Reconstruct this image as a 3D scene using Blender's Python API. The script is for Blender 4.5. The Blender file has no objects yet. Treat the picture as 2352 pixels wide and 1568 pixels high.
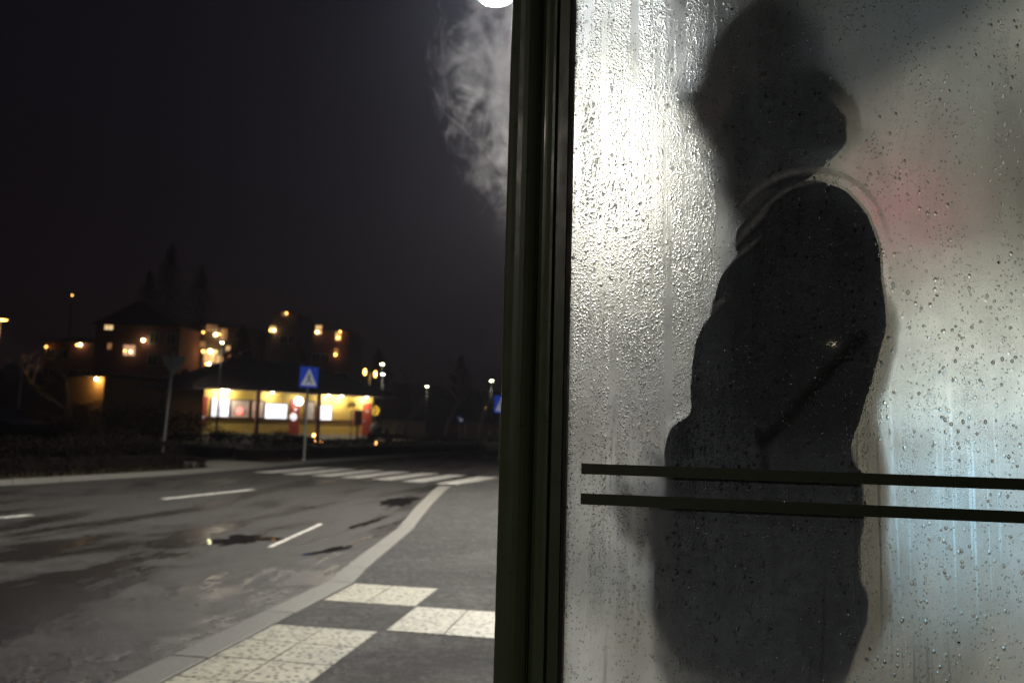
import bpy, bmesh, math, random
from mathutils import Vector, Matrix, noise as mnoise
R = math.radians
random.seed(7)
S = bpy.context.scene
C = S.collection

# ---------------------------------------------------------------- camera
CAM = Vector((0, 0, 1.32)); FPX = 1829.0; PW, PH = 2352, 1568
ROT = Matrix.Rotation(R(9.85), 3, 'Z') @ Matrix.Rotation(math.pi/2 + R(6.0), 3, 'X') @ Matrix.Rotation(R(1.54), 3, 'Z')
cd = bpy.data.cameras.new('camera'); cam = bpy.data.objects.new('camera', cd); C.objects.link(cam)
cam.matrix_world = Matrix.Translation(CAM) @ ROT.to_4x4()
cd.sensor_width = 36; cd.lens = 36*FPX/PW; cd.clip_start = 0.05; cd.clip_end = 900
cd.dof.use_dof = True; cd.dof.focus_distance = 0.965; cd.dof.aperture_fstop = 6.6
S.camera = cam

# ---------------------------------------------------------------- world (night sky)
W = bpy.data.worlds.new('World'); S.world = W; W.use_nodes = True
nt = W.node_tree; nt.nodes.clear()
wo = nt.nodes.new('ShaderNodeOutputWorld'); bg = nt.nodes.new('ShaderNodeBackground')
tc = nt.nodes.new('ShaderNodeTexCoord'); sx = nt.nodes.new('ShaderNodeSeparateXYZ')
cr = nt.nodes.new('ShaderNodeValToRGB')
nt.links.new(tc.outputs['Generated'], sx.inputs[0]); nt.links.new(sx.outputs['Z'], cr.inputs[0])
cr.color_ramp.elements[0].position = 0.0; cr.color_ramp.elements[0].color = (0.0080, 0.0052, 0.0062, 1)
cr.color_ramp.elements[1].position = 0.6; cr.color_ramp.elements[1].color = (0.0078, 0.0068, 0.0105, 1)
nt.links.new(cr.outputs[0], bg.inputs[0]); bg.inputs[1].default_value = .62
nt.links.new(bg.outputs[0], wo.inputs[0])

S.view_settings.view_transform = 'Standard'; S.view_settings.look = 'None'
S.view_settings.exposure = 0; S.view_settings.gamma = 1
S.cycles.use_denoising = True
S.cycles.max_bounces = 10; S.cycles.transmission_bounces = 8; S.cycles.transparent_max_bounces = 12
S.cycles.volume_bounces = 0; S.cycles.sample_clamp_indirect = 4.0
S.cycles.caustics_reflective = False; S.cycles.caustics_refractive = False
S.cycles.use_light_tree = True

# ---------------------------------------------------------------- helpers
def ray(x, y): return ROT @ Vector(((x-PW/2)/FPX, -(y-PH/2)/FPX, -1.0))
def gnd(x, y, z=0.0):
    d = ray(x, y); return CAM + d*((z-CAM.z)/d.z)
def atY(x, y, Y):
    d = ray(x, y); return CAM + d*(Y/d.y)
def atD(x, y, dep): return CAM + ray(x, y)*dep

class MB:
    def __init__(s): s.v = []; s.f = []; s.m = []
    def add(s, vs, fs, mi=0):
        o = len(s.v); s.v += [tuple(v) for v in vs]; s.f += [tuple(i+o for i in f) for f in fs]; s.m += [mi]*len(fs)
    def box(s, x0, x1, y0, y1, z0, z1, mi=0):
        vs = [(x, y, z) for z in (z0, z1) for y in (y0, y1) for x in (x0, x1)]
        s.add(vs, [(0, 2, 3, 1), (4, 5, 7, 6), (0, 1, 5, 4), (2, 6, 7, 3), (0, 4, 6, 2), (1, 3, 7, 5)], mi)
    def prism(s, pts, z0, z1, mi=0):
        n = len(pts); a = sum(pts[i][0]*pts[(i+1) % n][1]-pts[(i+1) % n][0]*pts[i][1] for i in range(n))
        if a < 0: pts = pts[::-1]
        vs = [(p[0], p[1], z0) for p in pts]+[(p[0], p[1], z1) for p in pts]
        s.add(vs, [tuple(range(n-1, -1, -1)), tuple(range(n, 2*n))]+[(i, (i+1) % n, n+(i+1) % n, n+i) for i in range(n)], mi)
    def tube(s, pts, rs, n=12, mi=0, caps=True):
        pts = [Vector(p) for p in pts]
        if not hasattr(rs, '__len__'): rs = [rs]*len(pts)
        a = None; rings = []
        for i, p in enumerate(pts):
            t = (pts[min(i+1, len(pts)-1)]-pts[max(i-1, 0)]).normalized()
            if a is None: a = t.orthogonal().normalized()
            a = (a-t*a.dot(t)).normalized(); b = t.cross(a)
            rings.append([p+a*(math.cos(2*math.pi*k/n)*rs[i])+b*(math.sin(2*math.pi*k/n)*rs[i]) for k in range(n)])
        vs = [v for r in rings for v in r]; fs = []
        for i in range(len(pts)-1):
            for k in range(n): fs.append((i*n+k, i*n+(k+1) % n, (i+1)*n+(k+1) % n, (i+1)*n+k))
        if caps: fs += [tuple(range(n-1, -1, -1)), tuple(range((len(pts)-1)*n, len(pts)*n))]
        s.add(vs, fs, mi)
    def ball(s, c, r, nu=14, nv=9, mi=0, rot=None):
        c = Vector(c); r = (r, r, r) if not hasattr(r, '__len__') else r; vs = []; fs = []
        for j in range(1, nv):
            a = math.pi*j/nv
            for i in range(nu):
                b = 2*math.pi*i/nu; v = Vector((r[0]*math.sin(a)*math.cos(b), r[1]*math.sin(a)*math.sin(b), r[2]*math.cos(a)))
                if rot: v = rot @ v
                vs.append(c+v)
        t = Vector((0, 0, r[2])); bt = Vector((0, 0, -r[2]))
        if rot: t = rot @ t; bt = rot @ bt
        vs += [c+t, c+bt]; T = len(vs)-2; B = T+1
        for j in range(nv-2):
            for i in range(nu): fs.append((j*nu+i, (j+1)*nu+i, (j+1)*nu+(i+1) % nu, j*nu+(i+1) % nu))
        for i in range(nu): fs.append((T, i, (i+1) % nu)); fs.append((B, (nv-2)*nu+(i+1) % nu, (nv-2)*nu+i))
        s.add(vs, fs, mi)
    def build(s, name, mats, parent=None, smooth=False, bevel=0):
        me = bpy.data.meshes.new(name); me.from_pydata(s.v, [], s.f)
        if not isinstance(mats, (list, tuple)): mats = [mats]
        for m in mats: me.materials.append(m)
        me.polygons.foreach_set('material_index', s.m)
        if smooth: me.polygons.foreach_set('use_smooth', [True]*len(me.polygons))
        me.update(); o = bpy.data.objects.new(name, me); C.objects.link(o)
        if parent: o.parent = parent
        if bevel:
            b = o.modifiers.new('bevel', 'BEVEL'); b.width = bevel; b.segments = 2; b.limit_method = 'ANGLE'
        return o

def tag(o, label=None, cat=None, group=None, kind=None):
    for k, v in (('label', label), ('category', cat), ('group', group), ('kind', kind)):
        if v: o[k] = v
    return o
def empty(name, loc=(0, 0, 0), rz=0, mat=None):
    o = bpy.data.objects.new(name, None); C.objects.link(o); o.empty_display_size = 0.1
    if mat is not None: o.matrix_world = mat
    else: o.location = loc; o.rotation_euler = (0, 0, rz)
    return o
def copy_tree(o, parent=None):
    c = o.copy(); C.objects.link(c)
    if parent: c.parent = parent
    for ch in [x for x in C.objects if x.parent == o]: copy_tree(ch, c)
    return c
class Frame:
    """vertical plane through ground points A, B: x along it, y away from the viewer, z up"""
    def __init__(s, A, B):
        A = Vector((A[0], A[1], 0)) if len(A) == 2 else Vector(A); B = Vector((B[0], B[1], A.z))
        s.A = A; u = (B-A); s.L = u.length; s.u = u.normalized(); s.n = Vector((-s.u.y, s.u.x, 0))
        s.mat = Matrix(((s.u.x, s.n.x, 0, A.x), (s.u.y, s.n.y, 0, A.y), (0, 0, 1, A.z), (0, 0, 0, 1)))
    def at(s, px, py):
        d = ray(px, py); t = (s.A-CAM).dot(s.n)/d.dot(s.n); p = CAM+d*t-s.A
        return p.dot(s.u), p.z

# ---------------------------------------------------------------- materials
def mat(name):
    m = bpy.data.materials.new(name); m.use_nodes = True; return m
class NT:
    def __init__(s, m): s.t = m.node_tree; s.N = s.t.nodes; s.b = s.N.get('Principled BSDF'); s.out = s.N.get('Material Output')
    def n(s, ty, **kw):
        o = s.N.new('ShaderNode'+ty)
        for k, v in kw.items(): setattr(o, k, v)
        return o
    def l(s, a, b): s.t.links.new(a, b)
    def set(s, node, **kw):
        for k, v in kw.items():
            i = node.inputs[k.replace('_', ' ')]
            if hasattr(v, 'is_output') or isinstance(v, bpy.types.NodeSocket): s.l(v, i)
            else: i.default_value = v
    def coord(s, scale=(1, 1, 1), loc=(0, 0, 0)):
        t = s.n('TexCoord'); mp = s.n('Mapping'); mp.inputs['Scale'].default_value = scale; mp.inputs['Location'].default_value = loc
        s.l(t.outputs['Object'], mp.inputs[0]); return mp.outputs[0]
    def noise(s, co, scale, detail=3, rough=.5, dist=0):
        q = s.n('TexNoise'); s.l(co, q.inputs['Vector']); q.inputs['Scale'].default_value = scale; q.inputs['Detail'].default_value = detail
        q.inputs['Roughness'].default_value = rough; q.inputs['Distortion'].default_value = dist; return q.outputs[0]
    def vor(s, co, scale, feature='F1', rnd=1.0):
        q = s.n('TexVoronoi', feature=feature); s.l(co, q.inputs['Vector']); q.inputs['Scale'].default_value = scale; q.inputs['Randomness'].default_value = rnd; return q
    def mr(s, v, a, b, c=0., d=1., smooth=False):
        q = s.n('MapRange'); q.clamp = True
        if smooth: q.interpolation_type = 'SMOOTHSTEP'
        s.l(v, q.inputs[0])
        for i, x in enumerate((a, b, c, d)): q.inputs[i+1].default_value = x
        return q.outputs[0]
    def math(s, op, a, b=0.0, c=None):
        q = s.n('Math', operation=op)
        for i, x in enumerate((a, b) if c is None else (a, b, c)):
            if isinstance(x, bpy.types.NodeSocket): s.l(x, q.inputs[i])
            else: q.inputs[i].default_value = x
        return q.outputs[0]
    def mix(s, f, a, b):
        q = s.n('Mix', data_type='RGBA')
        for k, x in ((0, f), (6, a), (7, b)):
            if isinstance(x, bpy.types.NodeSocket): s.l(x, q.inputs[k])
            else: q.inputs[k].default_value = (*x, 1) if k > 0 and len(x) == 3 else x
        return q.outputs[2]
    def bump(s, h, st=.5, dist=.01, nrm=None):
        q = s.n('Bump'); s.l(h, q.inputs['Height']); q.inputs['Strength'].default_value = st; q.inputs['Distance'].default_value = dist
        if nrm: s.l(nrm, q.inputs['Normal'])
        return q.outputs[0]
def simple(name, col, rough=.6, metal=0, var=.25, sc=8., bump=0, bsc=60, spec=.5, coat=0):
    m = mat(name); t = NT(m); co = t.coord()
    n = t.noise(co, sc, 4); dk = tuple(c*(1-var) for c in col); lt = tuple(min(1, c*(1+var)) for c in col)
    t.set(t.b, Base_Color=t.mix(n, dk, lt), Metallic=metal, Roughness=t.mr(t.noise(co, sc*2.3), .3, .7, max(.03, rough-.1), min(1, rough+.1)))
    t.b.inputs['Specular IOR Level'].default_value = spec; t.b.inputs['Coat Weight'].default_value = coat
    if bump: t.set(t.b, Normal=t.bump(t.noise(co, bsc, 4), bump, .01))
    return m
def emit(name, col, st, base=(.5, .5, .5)):
    m = mat(name); t = NT(m); t.b.inputs['Base Color'].default_value = (*base, 1)
    t.b.inputs['Emission Color'].default_value = (*col, 1); t.b.inputs['Emission Strength'].default_value = st
    t.b.inputs['Roughness'].default_value = .5; return m
def emit_var(name, c1, c2, st, sc, base=(.5, .5, .5)):
    """a glowing window or panel with uneven contents behind it"""
    m = mat(name); t = NT(m); co = t.coord(); n = t.mr(t.noise(co, sc, 3, .6), .35, .65)
    t.set(t.b, Base_Color=(*base, 1), Emission_Color=t.mix(n, c1, c2), Emission_Strength=st); return m

# asphalt, wet carriageway
M = {}
def asphalt(name, wet):
    m = mat(name); t = NT(m); co = t.coord()
    fine = t.noise(co, 190, 2, .7); med = t.noise(co, 16, 4, .65)
    tr = t.coord((1.1, .20, 1), (3.1, 0, 0))
    track = t.noise(tr, 1.0, 6, .66, .6); sp_ = t.n('SeparateXYZ'); t.l(co, sp_.inputs[0]); nearw = t.math('MULTIPLY', t.mr(sp_.outputs[1], 4, 12, .62, 0), t.mr(sp_.outputs[0], -11, -5, .55, 1))
    patch = t.noise(co, .55, 4, .6, .4)
    if wet:
        w = t.math('ADD', t.mr(track, .46, .60, smooth=True), t.mr(patch, .56, .70, 0, .6, smooth=True)); w = t.math('MULTIPLY', w, .72); w = t.math('MINIMUM', t.math('ADD', w, t.math('MULTIPLY', nearw, t.mr(t.noise(co, 2.2, 6, .7), .38, .56, .35, 1.35))), 1)
        med = t.math('ADD', t.math('MULTIPLY', med, .5), t.math('MULTIPLY', t.noise(co, 24, 2, .6), .5))
        col = t.mix(t.mr(fine, .25, .75), (.030, .027, .025), (.085, .079, .072))
        col = t.mix(t.mr(med, .45, .56, 0, .75), col, (.021, .020, .019))
        col = t.mix(t.math('MULTIPLY', w, .8), col, (.010, .009, .009))
        ro = t.math('SUBTRACT', .80, t.math('MULTIPLY', w, .60)); t.b.inputs['Specular IOR Level'].default_value = .32
        st = .8
    else:
        w = t.mr(patch, .45, .7)
        sp = t.mr(t.vor(co, 60).outputs[0], .10, .22)
        col = t.mix(t.mr(fine, .25, .75), (.024, .024, .025), (.10, .097, .092))
        col = t.mix(t.mr(t.noise(co, 30, 2, .5), .46, .58, 0, .85), col, (.014, .013, .013)); col = t.mix(t.mr(t.noise(co, 11, 3, .7, .5), .47, .56, 0, .6), col, (.016, .015, .015))
        col = t.mix(t.mr(t.noise(co, 3.2, 6, .8), .44, .58, 0, .7), col, (.028, .027, .026))
        col = t.mix(t.math('MULTIPLY', t.math('SUBTRACT', 1, sp), t.mr(t.noise(co, 5), .5, .7)), col, (.02, .018, .015))
        ro = t.mr(w, 0, 1, .85, .68); st = .6; t.b.inputs['Specular IOR Level'].default_value = .25
    t.set(t.b, Base_Color=col, Roughness=ro)
    peb = t.vor(co, 120).outputs[0]
    h = t.math('ADD', t.mr(peb, 0, .7, 1, 0), t.math('MULTIPLY', med, .6))
    t.set(t.b, Normal=t.bump(h, st, .006)); return m
M['road'] = asphalt('wet_asphalt', True); M['plat'] = asphalt('platform_asphalt', False)
def tilemat():
    m = mat('white_paving'); t = NT(m); co = t.coord(); s = t.noise(co, 22, 4, .65); d = t.vor(t.coord((1, 1, 1)), 26).outputs[0]
    dirt = t.math('MULTIPLY', t.mr(d, .26, .40, 1, 0), t.mr(t.noise(co, 3.5, 6, .8), .36, .50))
    moss = t.mr(t.noise(co, 9, 5, .7, 1.0), .54, .66)
    col = t.mix(t.mr(s, .3, .7), (.24, .235, .185), (.40, .385, .30))
    col = t.mix(t.math('MULTIPLY', moss, .55), col, (.16, .155, .11)); col = t.mix(t.math('MULTIPLY', dirt, .9), col, (.03, .027, .02))
    t.set(t.b, Base_Color=col, Roughness=.55, Normal=t.bump(t.noise(co, 120, 3), .3, .005)); return m
M['tile'] = tilemat()
def paintmat():
    m = mat('road_paint'); t = NT(m); co = t.coord(); w = t.mr(t.noise(co, 14, 5, .7), .38, .6)
    t.set(t.b, Base_Color=t.mix(w, (.16, .15, .14), (.74, .72, .66)), Roughness=.5); return m
M['paint'] = paintmat()
M['kerb'] = simple('kerb_granite', (.125, .12, .105), .6, var=.3, sc=30, bump=.3, bsc=150)
M['joint'] = simple('joint_dirt', (.03, .03, .02), .9)
def grassmat(name, a, b):
    m = mat(name); t = NT(m); co = t.coord(); n = t.noise(co, 3, 6, .7); f = t.noise(co, 60, 2)
    t.set(t.b, Base_Color=t.mix(t.math('MULTIPLY', n, t.mr(f, .3, .7, .5, 1.5)), a, b), Roughness=.9, Normal=t.bump(f, .8, .05)); return m
M['grass'] = grassmat('grass', (.03, .04, .01), (.15, .16, .035))
M['ground'] = grassmat('ground_soil', (.012, .012, .008), (.035, .032, .018))
M['leaf'] = simple('hedge_leaf', (.007, .005, .004), .9, var=.5, sc=30, spec=.08)
M['leaf_green'] = simple('bush_leaf', (.05, .065, .025), .6, var=.5, sc=10)
M['leaf_ochre'] = simple('dry_bush_leaf', (.12, .10, .04), .7, var=.4, sc=6)
M['needle'] = simple('spruce_needle', (.018, .022, .018), .8, var=.5)
M['bark'] = simple('bark', (.13, .115, .10), .85, var=.4, sc=14, bump=.6, bsc=30)
M['galv'] = simple('galvanised_steel', (.60, .61, .58), .5, metal=.15, var=.15, sc=20)
M['signback'] = simple('sign_back_grey', (.42, .48, .45), .5, metal=.1, var=.15)
M['signblue'] = simple('sign_blue', (.03, .10, .75), .4, var=.08)
M['signwhite'] = simple('sign_white', (.86, .86, .84), .4, var=.05)
M['black'] = simple('matt_black', (.012, .012, .013), .5, var=.2)
M['rubber'] = simple('black_rubber', (.006, .006, .008), .55, var=.2)
M['concrete'] = simple('concrete', (.34, .33, .31), .8, var=.2, sc=10, bump=.2)
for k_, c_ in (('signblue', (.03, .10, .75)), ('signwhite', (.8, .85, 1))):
    b_ = NT(M[k_]).b; b_.inputs['Emission Color'].default_value = (*c_, 1); b_.inputs['Emission Strength'].default_value = .20  # faint glow stands in for lamp light on the sign paints
# dark green lacquered aluminium with fine wet specks
def lacquer():
    m = mat('green_lacquer'); t = NT(m); co = t.coord((1, 1, .55))
    n = t.noise(t.coord((30, 30, 1.2)), 1, 4)
    t.set(t.b, Base_Color=t.mix(n, (.050, .072, .036), (.076, .100, .054)), Roughness=t.mr(t.noise(co, 70, 4), .3, .7, .26, .44))
    t.b.inputs['Coat Weight'].default_value = .10; t.b.inputs['Coat Roughness'].default_value = .12
    v = t.vor(co, 330); ms = t.mr(t.noise(co, 900, 0), .62, .64)
    h = t.math('MULTIPLY', t.mr(v.outputs[0], .05, .32, 1, 0), ms)
    g = t.noise(co, 420, 2)
    t.set(t.b, Normal=t.bump(t.math('ADD', h, t.math('MULTIPLY', g, .10)), .5, .0012)); return m
M['lacquer'] = lacquer()
M['stripe'] = simple('green_stripe_film', (.030, .038, .018), .42, var=.25, sc=60, bump=.15, bsc=900)
def clear():
    m = mat('clear_glazing'); t = NT(m); tr = t.n('BsdfTransparent'); gl = t.n('BsdfGlossy'); mx = t.n('MixShader'); lw = t.n('LayerWeight')
    tr.inputs[0].default_value = (.94, .96, .95, 1); gl.inputs['Roughness'].default_value = .06; lw.inputs[0].default_value = .3
    t.l(t.mr(lw.outputs['Fresnel'], 0, 1, .03, .12), mx.inputs[0]); t.l(tr.outputs[0], mx.inputs[1]); t.l(gl.outputs[0], mx.inputs[2])
    t.l(mx.outputs[0], t.out.inputs[0]); return m
M['clear'] = clear()

# fogged pane: front skin (outer side) and back skin (condensation film on the warm side)
def pane_front():
    """outer face: clear, a little mirror reflection, fine wet beads that catch the lamps behind the viewpoint"""
    m = mat('pane_outer_face'); t = NT(m); co = t.coord((1, 1, .8)); tr = t.n('BsdfTransparent'); tr.inputs[0].default_value = (.97, .98, .97, 1)
    gl = t.n('BsdfGlossy'); gl.inputs['Roughness'].default_value = .03
    v = t.vor(co, 260); keep = t.mr(v.outputs[1], .50, .52); pm = t.mr(t.noise(t.coord((30, 1, 5)), 1, 4, .6), .46, .56)
    bead = t.math('MULTIPLY', t.math('MULTIPLY', t.mr(v.outputs[0], .10, .30, 1, 0), keep), pm)
    g2 = t.n('BsdfGlossy'); g2.inputs['Roughness'].default_value = .22; t.l(t.bump(bead, 1.0, .002), g2.inputs['Normal'])
    a = t.n('MixShader'); a.inputs[0].default_value = .035; t.l(tr.outputs[0], a.inputs[1]); t.l(gl.outputs[0], a.inputs[2])
    b = t.n('MixShader'); t.l(t.math('MULTIPLY', t.math('GREATER_THAN', bead, .05), .45), b.inputs[0]); t.l(a.outputs[0], b.inputs[1]); t.l(g2.outputs[0], b.inputs[2])
    t.l(b.outputs[0], t.out.inputs[0]); return m
def pane_film():
    m = mat('condensation_film'); t = NT(m)
    co = t.coord(); bead = t.coord((1, 1, .72))
    sep = t.n('SeparateXYZ'); t.l(co, sep.inputs[0]); X, Z = sep.outputs[0], sep.outputs[2]
    streak = t.noise(t.coord((62, 1, 2.2)), 1, 5, .62, .3); broad = t.noise(t.coord((13, 1, 3.5)), 1, 4, .6, .5)
    left = t.mr(X, -.10, .17, 1.45, .06); low = t.mr(Z, 1.08, 1.30, .15, 1)
    dens = t.math('MULTIPLY', t.math('ADD', left, t.mr(broad, .44, .66, -.12, .32)), low)
    dens = t.math('MULTIPLY', t.math('MAXIMUM', dens, 0), t.mr(streak, .42, .57, .0, 1.4))
    v1 = t.vor(bead, 330); v2 = t.vor(bead, 130); v3 = t.vor(bead, 620)
    d1 = t.mr(v1.outputs[0], .12, .48, 1, 0); d3 = t.mr(v3.outputs[0], .1, .55, 1, 0); d1 = t.math('MULTIPLY', d1, t.mr(v1.outputs[1], .25, .75, .2, 1))
    big = t.math('MULTIPLY', t.mr(v2.outputs[0], .08, .30, 1, 0), t.mr(v2.outputs[1], .74, .78)); big = t.math('MULTIPLY', big, t.mr(broad, .40, .55, .15, 1))
    h = t.math('ADD', t.math('MULTIPLY', t.math('ADD', d1, t.math('MULTIPLY', d3, .5)), dens), t.math('MULTIPLY', big, 1.3))
    h = t.math('ADD', h, t.math('MULTIPLY', d3, .07))
    rn = t.noise(t.coord((30, 1, .55), (0, 0, 2.2)), 1, 4, .5, .12); run = t.mr(t.math('ABSOLUTE', t.math('SUBTRACT', rn, .5)), .003, .011, 1, 0)
    run = t.math('MULTIPLY', run, t.math('MULTIPLY', t.mr(Z, 1.30, 1.40, 1, .0), t.mr(t.noise(t.coord((9, 1, 2.0)), 1, 2), .45, .55)))
    nrm = t.bump(h, .85, .0028)
    wet = t.math('MAXIMUM', big, t.math('MULTIPLY', run, .45)); clearish = t.math('MINIMUM', t.math('MAXIMUM', wet, t.math('MULTIPLY', t.math('ADD', d1, t.math('MULTIPLY', d3, .35)), dens)), 1)
    ref = t.n('BsdfRefraction'); ref.inputs['IOR'].default_value = 1.2; t.l(nrm, ref.inputs['Normal'])
    ro = t.mr(t.noise(co, 12, 4, .6), .3, .7, FILM_R0, FILM_R1)
    t.l(t.math('MULTIPLY', ro, t.mr(clearish, 0, 1, 1, .55)), ref.inputs['Roughness']); core = t.math('MULTIPLY', t.math('MULTIPLY', t.mr(v1.outputs[0], .16, .30, 1, 0), t.mr(v1.outputs[1], .45, .5)), t.math('MINIMUM', dens, 1)); t.l(t.mix(core, (.93, .95, .92), (.10, .10, .10)), ref.inputs[0])  # bead cores coloured dark for the light that drops bend away
    tl = t.n('BsdfTranslucent'); t.l(nrm, tl.inputs['Normal']); smear_or_fold_light = t.mr(t.noise(t.coord((6, 1, 3.0)), 1, 6, .68, .9), .32, .68)
    grit = t.math('MULTIPLY', t.mr(t.noise(co, 85, 5, .8), .38, .62, .70, 1.0), t.mr(t.noise(co, 260, 3, .7), .35, .65, .80, 1.0)); t.l(t.mix(t.math('MULTIPLY', smear_or_fold_light, grit), (.46, .46, .42), (.98, .98, .94)), tl.inputs[0])
    mx = t.n('MixShader'); fac = t.math('MULTIPLY', t.mr(t.noise(co, 17, 5, .65), .3, .7, FILM_T*.8, FILM_T*1.2), t.mr(clearish, 0, .8, 1.08, .06))
    t.l(fac, mx.inputs[0]); t.l(ref.outputs[0], mx.inputs[1]); t.l(tl.outputs[0], mx.inputs[2])
    # the sleeve has wiped the fog off along the upper arm: distance to a segment on the pane
    a_ = atY(1850, 590, 1.0); b_ = atY(1842, 860, 1.0); ax, az, bx, bz = a_.x, a_.z, b_.x, b_.z; L2 = (bx-ax)**2+(bz-az)**2
    wob = t.math('MULTIPLY', t.math('SUBTRACT', t.noise(t.coord((22, 1, 9)), 1, 4, .6), .5), .05)
    px = t.math('SUBTRACT', t.math('ADD', X, wob), ax); pz = t.math('SUBTRACT', Z, az)
    hh = t.n('Clamp'); t.l(t.math('DIVIDE', t.math('ADD', t.math('MULTIPLY', px, bx-ax), t.math('MULTIPLY', pz, bz-az)), L2), hh.inputs[0]); hh = hh.outputs[0]
    dx = t.math('SUBTRACT', px, t.math('MULTIPLY', hh, bx-ax)); dz = t.math('SUBTRACT', pz, t.math('MULTIPLY', hh, bz-az))
    dist = t.math('SQRT', t.math('ADD', t.math('MULTIPLY', dx, dx), t.math('MULTIPLY', dz, dz)))
    wiped = t.mr(dist, .055, .120, .46, 1.0, True); patchy = t.mr(t.noise(t.coord((7, 1, 3.5), (4, 0, 1)), 1, 6, .7, .5), .3, .7, .65, 1.3)
    veil = t.math('MULTIPLY', t.math('MULTIPLY', wiped, patchy), grit)
    for (p0_, p1_, r0, r1, k0) in (((1985, 770), (1760, 1010), .002, .013, .30), ((1745, 990), (1770, 1100), .001, .008, .5), ((1562, 905), (1580, 1040), .001, .012, .55)):  # jacket crease shade drawn into the film as thin dark lines
        a_ = atY(*p0_, 1.0); b_ = atY(*p1_, 1.0); ax, az, bx, bz = a_.x, a_.z, b_.x, b_.z; L2 = (bx-ax)**2+(bz-az)**2
        px = t.math('SUBTRACT', t.math('ADD', X, t.math('MULTIPLY', wob, .35)), ax); pz = t.math('SUBTRACT', Z, az); cl = t.n('Clamp')
        t.l(t.math('DIVIDE', t.math('ADD', t.math('MULTIPLY', px, bx-ax), t.math('MULTIPLY', pz, bz-az)), L2), cl.inputs[0]); hh = cl.outputs[0]
        dx = t.math('SUBTRACT', px, t.math('MULTIPLY', hh, bx-ax)); dz = t.math('SUBTRACT', pz, t.math('MULTIPLY', hh, bz-az))
        veil = t.math('MULTIPLY', veil, t.mr(t.math('SQRT', t.math('ADD', t.math('MULTIPLY', dx, dx), t.math('MULTIPLY', dz, dz))), r0, r1, k0, 1, True))
    df = t.n('BsdfDiffuse'); df.inputs[0].default_value = (.70, .80, .98, 1); t.l(nrm, df.inputs['Normal']); m2 = t.n('MixShader')
    t.l(t.math('MULTIPLY', veil, t.mr(clearish, 0, 1, FILM_D, FILM_D*.3)), m2.inputs[0]); t.l(mx.outputs[0], m2.inputs[1]); t.l(df.outputs[0], m2.inputs[2]); t.l(m2.outputs[0], t.out.inputs[0]); return m
FILM_R0, FILM_R1, FILM_T, FILM_D = .62, .84, .52, .31
def fold_light_mat():  # material of the pale ribbons that paint fold light on the pane
    m = mat('fold_light'); t = NT(m); at = t.n('Attribute'); at.attribute_name = 'fold_glow'; tr = t.n('BsdfTransparent'); df = t.n('BsdfDiffuse'); tl = t.n('BsdfTranslucent'); df.inputs[0].default_value = (.8, .82, .8, 1); tl.inputs[0].default_value = (.85, .86, .82, 1)
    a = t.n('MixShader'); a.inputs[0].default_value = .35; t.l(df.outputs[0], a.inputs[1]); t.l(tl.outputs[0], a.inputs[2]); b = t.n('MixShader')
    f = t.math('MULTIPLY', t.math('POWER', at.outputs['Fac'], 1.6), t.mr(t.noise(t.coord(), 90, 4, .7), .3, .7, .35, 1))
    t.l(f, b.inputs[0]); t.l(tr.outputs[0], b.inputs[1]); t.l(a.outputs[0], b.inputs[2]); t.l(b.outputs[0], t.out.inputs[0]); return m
M['smear_or_fold_light'] = fold_light_mat()
M['pane_f'] = pane_front(); M['pane_b'] = pane_film()
def waterdrop():
    m = mat('water_drop'); t = NT(m); g = t.n('BsdfGlass'); g.inputs['IOR'].default_value = 1.33; g.inputs['Roughness'].default_value = .0
    t.l(g.outputs[0], t.out.inputs[0]); return m
M['drop'] = waterdrop()

# lit things
M['lamp_white'] = emit('lamp_white', (1, .98, .95), 60)
M['lamp_green'] = emit('far_lamp_green_white', (1.0, 1.0, .55), 45)
M['lamp_warm'] = emit('far_lamp_warm_white', (1.0, .88, .55), 30)
M['lamp_orange'] = emit('sodium_lamp', (1.0, .50, .10), 14)

# ================================================================ LAND
gm = MB(); gm.add([(-320, -60, -.03), (320, -60, -.03), (320, 420, -.03), (-320, 420, -.03)], [(0, 1, 2, 3)])
tag(gm.build('ground', M['ground']), kind='structure')
def smooth_poly(pts, n=6):
    out = []
    P = [pts[0]]+list(pts)+[pts[-1]]
    for i in range(1, len(P)-2):
        for k in range(n):
            t = k/n; a, b, c, d = P[i-1], P[i], P[i+1], P[i+2]
            out.append(tuple(.5*((2*b[j])+(-a[j]+c[j])*t+(2*a[j]-5*b[j]+4*c[j]-d[j])*t*t+(-a[j]+3*b[j]-3*c[j]+d[j])*t**3) for j in (0, 1)))
    out.append(tuple(pts[-1])); return out
near = [(-2.36, -40), (-2.36, 0), (-2.36, 5.8), (-2.46, 6.4), (-2.80, 8.86), (-3.28, 11.2), (-3.80, 14.0), (-3.98, 15.1)]
near2 = [(-3.88, 16.0), (-3.6, 17.2), (-3.1, 20), (-1.9, 25), (.6, 32), (5, 41), (13, 54), (30, 76)]
far = [(-17, -40), (-15.6, -10), (-14.4, 2), (-12.9, 8), (-11.6, 12), (-10.95, 14.8), (-10.5, 17), (-10.25, 20), (-10.1, 23.5), (-9.3, 29), (-7.3, 36), (-3.2, 45), (4, 57), (20, 79)]
nearS = smooth_poly(near[:3], 2)+smooth_poly(near[3:], 5)+smooth_poly(near2, 5); farS = smooth_poly(far, 5)
rm = MB(); nn = 60
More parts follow.
